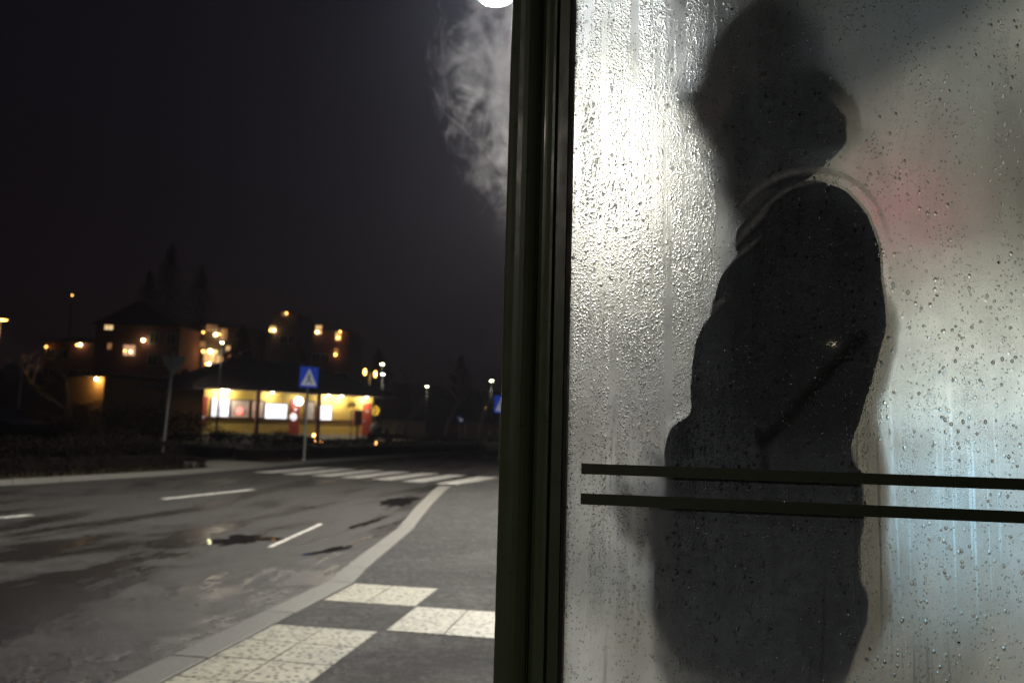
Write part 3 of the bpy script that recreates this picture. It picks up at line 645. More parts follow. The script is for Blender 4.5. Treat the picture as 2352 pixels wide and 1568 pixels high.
q = MB(); q.ball((0, 0, 0), (.27, .27, .56), 24, 14); br_ = q.build('breath_vapour', bm_); br_.location = (-.215, 1.56, 2.11); br_.rotation_euler = (0, R(-14), 0)
tag(br_, 'wispy breath vapour drifting beside the green post under the bright lamp', 'vapour', kind='stuff')

# ================================================================ STREET LAMPS
def light(name, kind, loc, power, col, size=.1, rot=None, parent=None, spot=None):
    d = bpy.data.lights.new(name, kind); d.energy = power; d.color = col
    if kind == 'AREA': d.shape = 'DISK'; d.size = size
    else: d.shadow_soft_size = size
    if spot: d.spot_size = R(spot); d.spot_blend = .35
    o = bpy.data.objects.new(name, d); C.objects.link(o); o.location = loc
    if rot: o.rotation_euler = rot
    if parent: o.parent = parent
    return o
def street_lamp(base, head, power, label, col=(1, .97, .92), lens='lamp_white', bulb=.16, group='street lamps', pr=.06, kind='SPOT', soft=.10, pm='galv', off=0):
    base = Vector(base); head = Vector(head); r = empty('street_lamp', base); tag(r, label, 'street lamp', group)
    h = head-base; top = Vector((0, 0, h.z+.12)); q = MB()
    q.tube([(0, 0, 0), (0, 0, .9)], pr*1.35, 12); q.tube([(0, 0, .9), (0, 0, h.z*.5), top], [pr, pr*.85, pr*.6], 12); q.build('pole', M[pm], r, True)
    d = Vector((h.x, h.y, 0)); L = d.length
    if L > .3:
        q = MB(); q.tube([top-Vector((0, 0, .02)), top+d*.35+Vector((0, 0, .10)), Vector((h.x, h.y, h.z+.10))], pr*.5, 10); q.build('arm', M['galv'], r, True)
    q = MB(); q.ball((h.x, h.y, h.z+.045), (bulb*1.5, bulb*1.1, .06), 16, 8); q.build('lamp_head', M['signback'], r, True)
    q = MB(); q.ball((h.x, h.y, h.z), (bulb, bulb*.8, .05), 16, 8); q.build('lens', M[lens], r, True)
    if power: light('lamp_light', kind, (h.x, h.y-off, h.z-.09-off*.3), power, col, soft, parent=r, spot=150 if kind == 'SPOT' else None)
    return r
street_lamp((1.6, 11.2, .12), (-2.13, 10.24, 7.17), 1800, 'tall street lamp with bright white head at the very top beside the green post', bulb=.22, col=(.93, .95, 1), soft=.8)
street_lamp((.4, 12.7, .12), (-1.24, 12.5, 6.30), 4800, 'street lamp hidden behind the green post with its glare spilling onto the pane edge', bulb=.2, soft=1.0, col=(1, .94, .82))
street_lamp((9.2, 6.2, .12), (8.2, 6.0, 7.36), 4600, 'street lamp behind the shelter casting the roof edge onto the fogged pane', (1, .86, .68), kind='SPOT', soft=.3)
street_lamp((14.2, -58, .12), (13.0, -58.0, 7.75), 1500, 'distant street lamp behind the viewpoint mirrored as a small pink-white point in the pane', (1, .85, .8), 'lamp_warm', .3)
street_lamp((-3.0, -16.0, .12), (-4.4, -16.0, 8.0), 4200, 'unseen street lamp added behind the viewpoint to light the wet road', (1, .90, .76))  # unseen lamp, added to light road, post and pane from behind
street_lamp((-17.5, -3.0, 0.06), (-16, -3.0, 8.0), 1800, 'unseen street lamp added on the far side to light the wide road', (1, .88, .72))  # unseen lamp, added to brighten the left part of the road
# distant lamps (px, py, depth, material, radius)
FL = [((510, 786), 44, 'lamp_green', .085, 1000, 'far street lamp with greenish light left above the kiosk roof'),
      ((878, 836), 75, 'lamp_green', .15, 1022, 'higher of two far greenish street lamps right of the kiosk'),
      ((879, 859), 62, 'lamp_white', .12, 1012, 'lower and whiter of two far lamps right of the kiosk'),
      ((981, 887), 68, 'lamp_warm', .13, 1010, 'lone far street lamp left of the bare tree'),
      ((1129, 874), 58, 'lamp_green', .10, 1012, 'far street lamp just left of the shelter post'),
      ((1113, 936), 95, 'lamp_orange', .16, 1000, 'small low orange lamp left of the right-hand crossing sign'),
      ((1, 734), 40, 'lamp_orange', .34, 960, 'orange street lamp glowing at the left edge'),
      ((166, 678), 60, 'lamp_orange', .06, 985, 'tiny yellow lamp highest on the left above the houses')]
for (px, py), dep, mt, rr, by, lab in FL:
    p = atD(px, py, dep); bse = Vector((p.x, p.y, 0)); power = {'lamp_orange': (260 if rr > .3 else 60) if rr > .1 else 0, 'lamp_green': 90, 'lamp_white': 110, 'lamp_warm': 90}[mt]
    street_lamp(bse, p, power, lab, {'lamp_orange': (1, .55, .2)}.get(mt, (1, .92, .7)), mt, rr, pr=.055, kind='SPOT', pm='black', off=.45)
# twin orange lantern post
p1 = atD(838, 854, 60); p2 = atD(862, 859, 60); mid = (p1+p2)/2
r = empty('twin_lantern', (mid.x, mid.y, 0)); tag(r, 'post with two small orange lanterns right of the kiosk roof', 'lantern post')
q = MB(); q.tube([(0, 0, 0), (0, 0, mid.z)], .05, 10); q.tube([p1-Vector((mid.x, mid.y, 0)), p2-Vector((mid.x, mid.y, 0))], .02, 8); q.build('pole', M['galv'], r, True)
for p in (p1, p2):
    q = MB(); o = p-Vector((mid.x, mid.y, 0)); q.ball(o, (.10, .10, .24), 12, 8); q.build('lantern', M['lamp_orange'], r, True)

# ================================================================ SIGNS
def sign_post(base_px, top_px, dep, name, label, cat, lean=None):
    b0 = atD(*base_px, dep); r = empty(name, (b0.x, b0.y, 0)); tag(r, label, cat)
    tp = atD(*top_px, dep); q = MB(); tv = Vector((lean if lean is not None else 0, 0, tp.z)); q.tube([(0, 0, -.02), tv], .034, 12); q.build('pole', M['galv'], r, True)
    q = MB(); q.tube([(0, 0, 0), (0, 0, .10)], .06, 12); q.build('pole_base', M['galv'], r, True)
    return r, b0
def crossing_sign(base_px, ctr_px, dep, label, size=.60, back=False):
    c = atD(*ctr_px, dep); r, b0 = sign_post(base_px, (ctr_px[0], ctr_px[1]-size*.45*FPX/dep), dep, 'pedestrian_crossing_sign', label, 'crossing sign', 0)
    cz = c.z; h = size/2
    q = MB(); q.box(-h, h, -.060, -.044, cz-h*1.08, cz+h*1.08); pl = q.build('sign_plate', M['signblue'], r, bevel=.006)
    q = MB(); k = h*.86
    q.add([(-k, -.0635, cz-h*.86), (k, -.0635, cz-h*.86), (0, -.0635, cz+h*.90), (-k, -.0615, cz-h*.86), (k, -.0615, cz-h*.86), (0, -.0615, cz+h*.90)], [(0, 1, 2), (5, 4, 3), (0, 3, 4, 1), (1, 4, 5, 2), (2, 5, 3, 0)])
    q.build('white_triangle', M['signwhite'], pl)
    q = MB(); Y = -.066
    q.ball((.0, Y, cz+h*.32), (.028, .002, .028), 10, 6)
    for pts in ([(0, cz+h*.22), (-.01, cz-h*.15)], [(-.01, cz-h*.15), (.06, cz-h*.42), (.075, cz-h*.68)], [(-.01, cz-h*.15), (-.05, cz-h*.42), (-.10, cz-h*.66)], [(0, cz+h*.15), (.06, cz-h*.05)], [(0, cz+h*.15), (-.065, cz-h*.08)]):
        q.tube([(a, Y, z) for a, z in pts], .014, 6)
    q.v = [(x, Y+(y-Y)*.15, z) for x, y, z in q.v]
    q.build('walking_figure', M['black'], pl)
    for z_ in (cz-.10, cz+.10): q = MB(); q.tube([(0, -.03, z_-.02), (0, -.03, z_+.02)], .042, 12); q.build('clamp', M['galv'], r)
    d = Vector((CAM.x-b0.x, CAM.y-b0.y)); r.rotation_euler = (0, 0, math.atan2(d.y, d.x)+math.pi/2+R(22)); return r
crossing_sign((698, 1056), (705, 865), 24.6, 'blue pedestrian crossing sign on thin pole in front of the kiosk')
crossing_sign((1148, 1034), (1157, 928), 31, 'second blue pedestrian crossing sign, half hidden by the green shelter post', .62)
# give-way sign seen from behind
r, b0 = sign_post((372, 1054), (398, 806), 23.0, 'give_way_sign', 'grey back of a triangular road sign on a leaning pole left of the kiosk', 'road sign', .12)
c = atD(396, 828, 23); q = MB(); k = .38
q.add([(.11-k, .05, c.z+.16), (.11+k, .05, c.z+.16), (.11, .05, c.z-.46), (.11-k, .065, c.z+.16), (.11+k, .065, c.z+.16), (.11, .065, c.z-.46)], [(0, 2, 1), (3, 4, 5), (0, 1, 4, 3), (1, 2, 5, 4), (2, 0, 3, 5)])
q.build('sign_plate', M['signback'], r, bevel=.012)
q = MB(); q.tube([(-.12, .04, c.z+.05), (.34, .04, c.z+.05)], .016, 6); q.tube([(-.0, .04, c.z-.2), (.22, .04, c.z-.2)], .016, 6); q.build('bracket', M['galv'], r)
r.rotation_euler = (0, 0, R(18))
# round blue sign
r, b0 = sign_post((1055, 1026), (1057, 950), 44, 'keep_right_sign', 'small round blue road sign on short pole right of the bare tree', 'road sign', 0)
c = atD(1057, 962, 44); q = MB(); q.tube([(0, -.055, c.z), (0, -.04, c.z)], .27, 28); q.build('sign_disc', simple('sign_blue_disc', (.03, .06, .6), .4, var=.1), r)
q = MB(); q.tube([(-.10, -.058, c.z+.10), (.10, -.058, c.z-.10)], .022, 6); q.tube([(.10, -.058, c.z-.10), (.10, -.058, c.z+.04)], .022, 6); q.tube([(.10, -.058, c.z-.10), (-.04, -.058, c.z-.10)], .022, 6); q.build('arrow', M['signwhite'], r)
r.rotation_euler = (0, 0, R(14))
# grey backs at far left: round disc and post
r, b0 = sign_post((36, 1000), (40, 838), 30, 'no_entry_sign', 'dim grey round sign back at the far left edge', 'road sign', 0)
c = atD(12, 852, 30); q = MB(); q.tube([(-.45, .03, c.z), (-.45, .045, c.z)], .36, 28); q.build('sign_disc', M['signback'], r); q = MB(); q.tube([(-.75, .02, c.z), (0, .02, c.z)], .018, 8); q.build('bracket', M['galv'], r)
# bus stop sign added behind the pane to tint its fog blue
r = empty('added_blue_sign', (.62, 6.2, .12)); tag(r, 'made-up blue bus stop flag sign added behind the fogged pane for its blue tint', 'added sign'); r.location = (.05, 5.9, .12)
q = MB(); q.tube([(0, 0, 0), (0, 0, 2.7)], .035, 12); q.build('pole', M['galv'], r, True)
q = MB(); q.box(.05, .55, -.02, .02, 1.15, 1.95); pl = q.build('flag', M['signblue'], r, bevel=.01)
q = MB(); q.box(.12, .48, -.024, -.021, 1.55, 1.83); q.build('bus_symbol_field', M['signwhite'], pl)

# ================================================================ KIOSK
kl = atD(463, 1005, 46); kr = atD(853, 1008, 54); K = Frame((kl.x, kl.y), (kr.x, kr.y)); K.A.z = 0
kio = empty('kiosk', mat=K.mat); tag(kio, 'yellow kiosk with red doors, dark hipped roof and lit white posters', 'kiosk')
kyel = simple('kiosk_yellow_boards', (.62, .44, .10), .7, var=.12, sc=3); kred = simple('kiosk_red_paint', (.42, .06, .035), .55, var=.15, sc=4)
kroof = simple('kiosk_roof_felt', (.035, .024, .024), .85, var=.3, sc=3, bump=.4, bsc=8); kbase = simple('kiosk_plinth', (.45, .42, .38), .8); kbrown = simple('brown_trim', (.10, .035, .02), .6)
L = K.L; D = 6.0; EZ = 2.95
def kx(px, py=960): return K.at(px, py)[0]
def kz(px, py): return K.at(px, py)[1]
q = MB(); q.box(0, L, .0, D, .42, EZ); w_ = q.build('wall', kyel, kio)
q = MB(); k = 0.0
while k < L: q.box(k, k+.015, -.012, .001, .45, EZ-.01); k += .22
q.build('board_batten', kyel, w_)
q = MB(); q.box(-.05, L+.05, -.05, D, 0, .42); q.build('plinth', kbase, kio)
ez = EZ; q = MB(); ov = 1.15
A = [(-ov, -ov, ez), (L+ov, -ov, ez), (L+ov, D+ov, ez), (-ov, D+ov, ez)]; T = [(2.8, D/2, ez+2.1), (L-2.8, D/2, ez+2.1)]
q.add([*A, *[(x, y, z+.18) for x, y, z in A], *T], [(3, 2, 1, 0), (0, 1, 5, 4), (1, 2, 6, 5), (2, 3, 7, 6), (3, 0, 4, 7), (4, 5, 9, 8), (5, 6, 9), (6, 7, 8, 9), (7, 4, 8)])
rf = q.build('roof', kroof, kio)
for px in (648, 733):
    s_ = kx(px, 830); q = MB(); q.box(s_-.2, s_+.2, D/2-.25, D/2+.25, ez+1.3, ez+3.6); q.box(s_-.24, s_+.24, D/2-.29, D/2+.29, ez+3.6, ez+3.7); q.build('chimney', simple('chimney_brick', (.20, .07, .06), .8), rf)
zl = 1.32   # ledge
q = MB(); q.box(0, L, -.07, .0, zl-.06, zl+.02); q.build('ledge', kbrown, kio)
zt = 2.55
white = emit_var('poster_white', (.95, .96, 1), (.72, .76, .86), 1.35, 2.5)
def panel(px0, px1, z0, z1, n, m, fr=.06, name='lit_poster'):
    a, b_ = kx(px0), kx(px1); q = MB(); q.box(a-fr, b_+fr, -.05, -.013, z0-fr, z1+fr); f = q.build(name+'_frame' if name != 'window' else 'window', kbrown if fr > .04 else M['signback'], kio)
    q = MB(); q.box(a, b_, -.065, -.048, z0, z1); q.build(name if name != 'window' else 'pane', m, f); return f
panel(484, 501, zl+.05, zt-.12, 2, white); panel(504, 523, zl+.05, zt-.12, 2, white)
shopw = emit_var('shop_window', (.85, .42, .22), (.22, .10, .07), .42, 2.2); shopw2 = emit_var('shop_window_mixed', (.75, .45, .25), (.05, .05, .06), .30, 3.5)
f = panel(529, 569, zl+.05, zt-.2, 3, shopw, .07, 'window')
s_, z_ = K.at(549, 943); q = MB(); pts = [(s_+.14*math.cos(a*math.pi/8), -.09, z_+.14*math.sin(a*math.pi/8)) for a in range(17)]; q.tube(pts, .035, 6); q.build('neon_ring', emit('neon_red', (1, .07, .06), 7), f)
panel(577, 602, zl+.05, zt-.2, 3, shopw, .07, 'window')
panel(607, 657, zl+.02, zt-.3, 3, white, .05)
panel(699, 719, zl+.0, zt-.1, 3, shopw2, .08, 'window')
panel(727, 760, zl+.02, zt-.3, 3, white, .05)
# red doors and corner boards
for a, b_ in ((665, 686), (832, 851)):
    q = MB(); q.box(kx(a), kx(b_), -.09, -.002, .40, zt+.0); dd = q.build('door', kred, kio)
    q = MB(); q.box(kx(a)+.08, kx(a)+.12, -.13, -.09, 1.25, 1.45); q.build('handle', M['galv'], dd)
    if a == 665:
        s_, z_ = K.at(672, 957); q = MB(); q.tube([(s_, -.115, z_), (s_, -.095, z_)], .24, 20); q.build('round_sign', emit('round_sign_white', (.95, .95, 1), .9, (.8, .8, .8)), dd)
        s_, z_ = K.at(676, 941); q = MB(); q.tube([(s_-.1, -.10, z_+.1), (s_+.1, -.10, z_-.02)], .04, 6); q.tube([(s_+.1, -.10, z_+.12), (s_-.02, -.10, z_-.1)], .04, 6); q.build('sticker', M['signwhite'], dd)
    else:
        s_, z_ = K.at(842, 944); q = MB(); q.box(s_-.1, s_+.1, -.1, -.091, z_-.1, z_+.1); q.build('door_number_plate', M['signback'], dd)
q = MB(); q.box(-.10, .16, -.10, .10, .9, zt-.05); q.build('corner_board', kred, kio)
s_, z_ = K.at(463, 958); q = MB(); q.tube([(s_+.08, -.125, z_), (s_+.08, -.105, z_)], .10, 14); q.build('round_badge', M['signwhite'], kio)
# posts under the eave
for px in (573, 713):
    s_ = kx(px); q = MB(); q.box(s_-.10, s_+.10, -ov+.1, -ov+.3, 0, ez); q.build('post', kbrown, kio)
# round white globe lamp + under-eave lamps
s_, z_ = K.at(678, 921); q = MB(); q.ball((s_, -.45, z_), .26, 16, 10); q.build('globe_lamp', emit('globe_lamp', (1, .97, .92), 9), kio, True)
for px in (500, 512, 615, 745, 775, 832):
    s_ = kx(px); q = MB(); q.tube([(s_, -.42, ez-.06), (s_, -.42, ez-.001)], .09, 12); q.build('eave_lamp', emit('eave_lamp', (1, .93, .78), 10), kio)
    light('eave_light', 'POINT', (s_, -.42, ez-.2), 75 if px not in (615,) else 45, (1, .90, .68), .05, parent=kio)
# notice case on a post
s_, z_ = K.at(791, 957); nb = empty('notice_case', mat=K.mat @ Matrix.Translation((s_, -1.6, 0))); tag(nb, 'dark red notice case on a post before the kiosk wall', 'notice case')
q = MB(); q.box(-.045, .045, -.045, .045, 0, 1.1); q.tube([(.0, 0, .9), (-.22, 0, 1.12)], .035, 8); q.build('post', M['black'], nb)
q = MB(); q.box(-.30, .30, -.08, .08, 1.08, 2.02); cs = q.build('case', kred, nb, bevel=.02)
for a, b_ in ((-.26, -.02), (.02, .26)):
    q = MB(); q.box(a, b_, -.09, -.081, 1.16, 1.94); q.build('notice_sheet', simple('notice_sheet', (.55, .42, .45), .6), cs)
# fairy-light bushes
gold = emit('fairy_light', (1, .60, .06), 3.2)
def fairy(px, py, dep, rx, rz, n, label):
    c = atD(px, py, dep); r = empty('fairy_light_shrub', (c.x, c.y, 0)); tag(r, label, 'lit shrub', 'shrubs dressed with gold fairy lights')
    q = MB(); q.tube([(0, 0, 0), (0, 0, c.z)], .05, 8); q.build('stem', M['bark'], r)
    q = MB(); leafcloud(q, (0, 0, c.z), (rx*1.2, rx*1.2, rz*1.2), 500, .08); q.build('leaves', M['leaf'], r)
    q = MB()
    for _ in range(n):
        d = Vector((random.gauss(0, 1), random.gauss(0, 1), random.gauss(0, 1))).normalized(); q.ball((d.x*rx, d.y*rx, c.z+d.z*rz), .022, 6, 4)
    o = q.build('fairy_light', gold, r); o['kind'] = 'stuff'
def leafcloud(q, c, r, n, size, shell=.35):
    c = Vector(c)
    for _ in range(n):
        d = Vector((random.gauss(0, 1), random.gauss(0, 1), random.gauss(0, 1))).normalized(); k = (shell+(1-shell)*random.random())*(1+.35*mnoise.noise(d*2.3+c))
        p = c+Vector((d.x*r[0], d.y*r[1], d.z*r[2]))*k; a = Vector((random.gauss(0, 1), random.gauss(0, 1), random.gauss(0, 1))).normalized()*size*random.uniform(.6, 1.4); b2 = a.orthogonal().normalized()*size*.5
        b2.rotate(Matrix.Rotation(random.random()*6.28, 3, a.normalized())); q.add([p-a*.5, p+b2*.5, p+a*.5, p-b2*.5], [(0, 1, 2, 3)])
fairy(862, 942, 52, .24, .30, 60, 'gold fairy-light cluster at the right corner of the kiosk'); fairy(808, 929, 51.5, .28, .34, 40, 'gold fairy-light cluster hung before the kiosk wall under the eave')
# lanterns with candles on the ground
for k, (px, py, lab) in enumerate([(721, 999, 'orange lantern standing highest of the pair beneath the dark kiosk window'), (723, 1011, 'low orange lantern just under the taller one before the kiosk'), (738, 1015, 'orange lantern on the paving right of the stacked pair'), (863, 1017, 'orange lantern alone at the right end of the kiosk')]):
    p = atD(px, py, 43); r = empty('lantern', (p.x, p.y, .05)); tag(r, lab, 'lantern', 'candle lanterns before the kiosk'); z = max(.12, p.z-.05)
    q = MB(); q.box(-.08, .08, -.08, .08, 0, z-.08); q.build('stand', M['black'], r)
    q = MB(); q.ball((0, 0, z), (.075, .075, .085), 10, 8); q.build('flame_glass', emit('candle_glow', (1, .42, .12), 12), r)
    q = MB(); q.tube([(0, 0, z+.08), (0, 0, z+.13)], [.06, .015], 8); q.build('cap', M['black'], r)
# forecourt
fm = MB(); fm.prism([(K.A.x-3, K.A.y-2.5), tuple((K.A+K.u*(L+4)-K.n*3.2)[:2]), tuple((K.A+K.u*(L+4)+K.n*8)[:2]), tuple((K.A+K.n*8)[:2])], -.02, .11)
tag(fm.build('forecourt', simple('forecourt_slab', (.36, .34, .31), .7)), kind='structure')
# A-board, moped
p = atD(896, 1004, 49); r = empty('a_board', (p.x, p.y, .11), R(12)); tag(r, 'pale tilted board standing right of the kiosk', 'board')
q = MB(); q.add([(-.22, 0, 0), (.1, 0, 0), (.42, -.06, 1.15), (.10, -.06, 1.15), (-.22, .05, 0), (.1, .05, 0), (.42, -.01, 1.15), (.10, -.01, 1.15)], [(0, 1, 2, 3), (7, 6, 5, 4), (0, 4, 5, 1), (1, 5, 6, 2), (2, 6, 7, 3), (3, 7, 4, 0)]); q.build('panel', simple('board_cream', (.62, .52, .34), .6), r)
q = MB(); q.tube([(.3, 0, .95), (.3, .5, 0)], .02, 6); q.build('strut', kbrown, r)
p = atD(872, 1010, 48); r = empty('moped', (p.x, p.y, .11), R(-8)); tag(r, 'dark moped with pale fairing parked at the kiosk corner', 'moped')
for x in (-.55, .60):
    q = MB(); q.tube([(x, -.05, .26), (x, .05, .26)], .26, 20); q.build('wheel', M['rubber'], r)
q = MB(); q.tube([(-.62, 0, .55), (-.2, 0, .62), (.15, 0, .40), (.42, 0, .55), (.50, 0, .95)], [.12, .16, .12, .12, .06], 12); q.build('body', M['black'], r, True)
q = MB(); q.ball((-.30, 0, .98), (.30, .2, .22), 14, 8); q.ball((-.52, 0, .8), (.16, .18, .28), 12, 8); q.build('top_box', simple('pale_cover', (.55, .56, .55), .35), r, True)
q = MB(); q.tube([(-.1, 0, .78), (.1, 0, .74)], [.13, .10], 10); q.build('seat', M['black'], r)
q = MB(); q.tube([(.46, -.30, 1.05), (.50, 0, .98), (.46, .30, 1.05)], .02, 8); q.build('handlebar', M['galv'], r)
q = MB(); q.ball((.56, 0, .88), .08, 10, 8); q.build('headlight', simple('lens_glass', (.6, .6, .6), .1), r, True)

# ================================================================ HEDGES, BUSHES
def hedge(pts, w, h, label, n=5200, m='leaf', z0=.04):
    r = empty('hedge', (pts[0][0], pts[0][1], z0)); tag(r, label, 'hedge', 'low dark hedges along the road'); o = Vector((pts[0][0], pts[0][1], 0)); q = MB(); c = MB()
    Ls = [math.dist(a, b_) for a, b_ in zip(pts, pts[1:])]; tot = sum(Ls)
    for a, b_ in zip(pts, pts[1:]):
        a = Vector((*a, 0)); b_ = Vector((*b_, 0)); u = (b_-a).normalized(); nrm = Vector((-u.y, u.x, 0))
        for _ in range(int(n*(b_-a).length/tot)):
            s_ = random.random(); v = random.uniform(-1, 1); pp = a.lerp(b_, s_); e_ = Vector((*pts[-1], 0)); hh = h*(1+.5*mnoise.noise(pp*.9)+.25*mnoise.noise(pp*3.1))*min(1, .30+(pp-e_).length/1.6)
            side = random.random(); z = hh*random.uniform(.9, 1.05) if side < .45 else random.uniform(.02, hh); off = v*w/2 if side < .45 else math.copysign(w/2*random.uniform(.85, 1.05), v)
            p = a.lerp(b_, s_)+nrm*off+Vector((0, 0, z))-o; e = Vector((random.gauss(0, 1), random.gauss(0, 1), random.gauss(0, 1))).normalized()*random.uniform(.035, .07); f = e.orthogonal().normalized()*.022; f.rotate(Matrix.Rotation(random.random()*6.3, 3, e.normalized()))
            q.add([p-e*.5, p+f, p+e*.5, p-f], [(0, 1, 2, 3)])
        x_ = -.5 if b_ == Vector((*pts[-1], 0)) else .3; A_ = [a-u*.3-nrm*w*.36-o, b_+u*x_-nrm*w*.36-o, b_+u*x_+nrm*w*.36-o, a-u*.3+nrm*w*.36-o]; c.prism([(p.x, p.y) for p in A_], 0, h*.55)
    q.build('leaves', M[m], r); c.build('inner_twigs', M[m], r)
hedge([(-17.5, 5), (-13.6, 12.0), (-12.2, 15.2), (-11.7, 17.0), (-11.35, 18.3)], 1.5, .70, 'low dark hedge at the left along the kerb', 22000)
hedge([(-11.7, 22.6), (-10.9, 26), (-10.1, 31), (-8.3, 38)], 1.4, .62, 'low dark hedge between the crossing sign and the kiosk', 12000)
hedge([(-17.0, 25.4), (-12.9, 23.4)], 1.2, .60, 'short dark hedge behind the footway landing', 3000)
rn = random.Random(21); q = MB()
for _ in range(7000):
    k = rn.random()**.8*(len(fk)-2); i = int(k); f = k-i; x = fk[i][0]+(fk[i+1][0]-fk[i][0])*f-rn.uniform(.18, 1.1); y = fk[i][1]+(fk[i+1][1]-fk[i][1])*f
    if 18.2 < y < 21.6: continue
    hh = rn.uniform(.05, .22); a = rn.random()*6.28; w = .012; dx, dy = math.cos(a)*w, math.sin(a)*w; lx, ly = rn.gauss(0, .06), rn.gauss(0, .06)
    q.add([(x-dx, y-dy, .03), (x+dx, y+dy, .03), (x+lx, y+ly, hh)], [(0, 1, 2)])
tag(q.build('grass', simple('dry_verge_grass', (.045, .036, .018), .9, spec=.1)), kind='stuff')
def shrub(px, py_top, dep, rx, label, m='leaf_ochre', n=900, base_z=0.05, sz=.11):
    p = atD(px, py_top, dep); r = empty('shrub', (p.x, p.y, base_z)); tag(r, label, 'shrub'); h = max(.3, p.z-base_z)
    q = MB(); leafcloud(q, (0, 0, h*.52), (rx, rx, h*.48), n, sz); q.build('leaves', M[m], r)
    q = MB()
    for k in range(5): a = k*1.3; q.tube([(0, 0, 0), (.3*rx*math.cos(a), .3*rx*math.sin(a), h*.4), (.6*rx*math.cos(a), .6*rx*math.sin(a), h*.75)], [.03, .02, .008], 6)
    q.build('stems', M['bark'], r)
for a in [((232, 918), 36, 1.7, 'ochre shrub left of the leaning sign pole, left of the widest one'), ((310, 925), 34, 1.6, 'widest ochre shrub left of the leaning sign pole'), ((420, 935), 36, 1.6, 'ochre shrub just right of the leaning sign pole'), ((130, 950), 34, 1.3, 'dim ochre shrub at the left behind the lawn')]:
    shrub(a[0][0], a[0][1], a[1], a[2], a[3], n=2600)
for a in [((505, 985), 40, .6, 'dark bush before the white poster of the kiosk'), ((545, 990), 40, .8, 'dark bush before the neon window of the kiosk'), ((600, 992), 40, .7, 'dark bush below the broad lit poster'), ((648, 986), 40, .75, 'dark bush left of the red kiosk door'), ((690, 998), 40, .7, 'dark bush behind the crossing sign pole')]:
    shrub(a[0][0], a[0][1], a[1], a[2], a[3], 'leaf_green', 700)

# ================================================================ FAR HOUSES
wallm = simple('house_wall_red_brown', (.16, .07, .06), .85, var=.2, sc=1.2); wall2 = simple('house_wall_grey', (.16, .13, .12), .85, var=.2, sc=1.2); roofm = simple('house_roof_tile', (.05, .04, .04), .8, var=.3, sc=2)
wins = {'warm': emit_var('window_warm', (1, .62, .24), (.60, .27, .07), 1.1, .9), 'pale': emit_var('window_pale', (1, .80, .45), (.8, .5, .2), 1.2, 1.1), 'dim': emit_var('window_dim', (.60, .26, .09), (.16, .07, .03), .6, .9), 'pink': emit_var('window_pink', (1, .62, .42), (.8, .22, .10), .62, 1.6)}
lampw = emit('window_lamp', (1, .66, .30), 16); lampo = emit('balcony_lamp', (1, .45, .10), 9); darkw = simple('dark_window_glass', (.01, .01, .012), .1)
def house(x0, x1, depth, ytop, label, wm_, gable=False, floors=3, wn=(), D_=11, zb=-1, roofh=2.6, cols=5, rot=1.0):
    a = atD(x0, 950, depth); b_ = atD(x1, 950, depth*rot); F = Frame((a.x, a.y), (b_.x, b_.y)); r = empty('apartment_house', mat=F.mat); tag(r, label, 'house')
    zt = F.at((x0+x1)/2, ytop)[1]; wz = zt-roofh
    q = MB(); q.box(0, F.L, 0, D_, zb, wz); q.build('wall', wm_, r)
    q = MB()
    if gable: q.add([(-.5, -.5, wz), (F.L+.5, -.5, wz), (F.L+.5, D_, wz), (-.5, D_, wz), (F.L/2, -.5, zt), (F.L/2, D_, zt)], [(0, 1, 4), (2, 3, 5), (1, 2, 5, 4), (3, 0, 4, 5), (3, 2, 1, 0)])
    else: q.add([(-.5, -.5, wz), (F.L+.5, -.5, wz), (F.L+.5, D_+.5, wz), (-.5, D_+.5, wz), (1, D_/2, zt), (F.L-1, D_/2, zt)], [(0, 1, 5, 4), (1, 2, 5), (2, 3, 4, 5), (3, 0, 4), (3, 2, 1, 0)])
    q.build('roof', roofm, r)
    fr = M['signback']; taken = []
    def win(s0, s1, z0, z1, m):
        q = MB(); g = .07
        for bx in ((s0-g, s1+g, z0-g, z0), (s0-g, s1+g, z1, z1+g), (s0-g, s0, z0, z1), (s1, s1+g, z0, z1), ((s0+s1)/2-.03, (s0+s1)/2+.03, z0, z1)): q.box(bx[0], bx[1], -.06, -.005, bx[2], bx[3])
        f = q.build('window', fr, r); q = MB(); q.box(s0, s1, -.035, -.01, z0, z1); q.build('pane', m, f)
    for px, py, w, h, m in wn:
        s_, z_ = F.at(px, py); k = depth/FPX; win(s_-w*k/2, s_+w*k/2, z_-h*k/2, z_+h*k/2, wins[m]); taken.append((s_, z_, w*k/2+.9, h*k/2+.9))
    for fl in range(floors):
        for c_ in range(cols):
            s_ = F.L*(c_+.5)/cols; z_ = wz-1.6-fl*2.9
            if z_ < 2 or any(abs(s_-a_) < c2+.5 and abs(z_-b2) < d2+.5 for a_, b2, c2, d2 in taken): continue
            win(s_-.6, s_+.6, z_-.65, z_+.65, darkw)
    return F, r
F1, h1 = house(205, 400, 105, 690, 'gabled apartment house on the left with a pale narrow lit window high up', wallm, True, 3, [(251, 744, 19, 26, 'pale'), (297, 804, 26, 24, 'pink'), (252, 795, 9, 14, 'dim')], roofh=3.4)
F2, h2 = house(376, 428, 118, 728, 'narrow apartment house left of the balconied one with dim orange top window', wallm, False, 3, [(395, 744, 14, 24, 'dim'), (392, 806, 11, 20, 'dim')], cols=2, roofh=1)
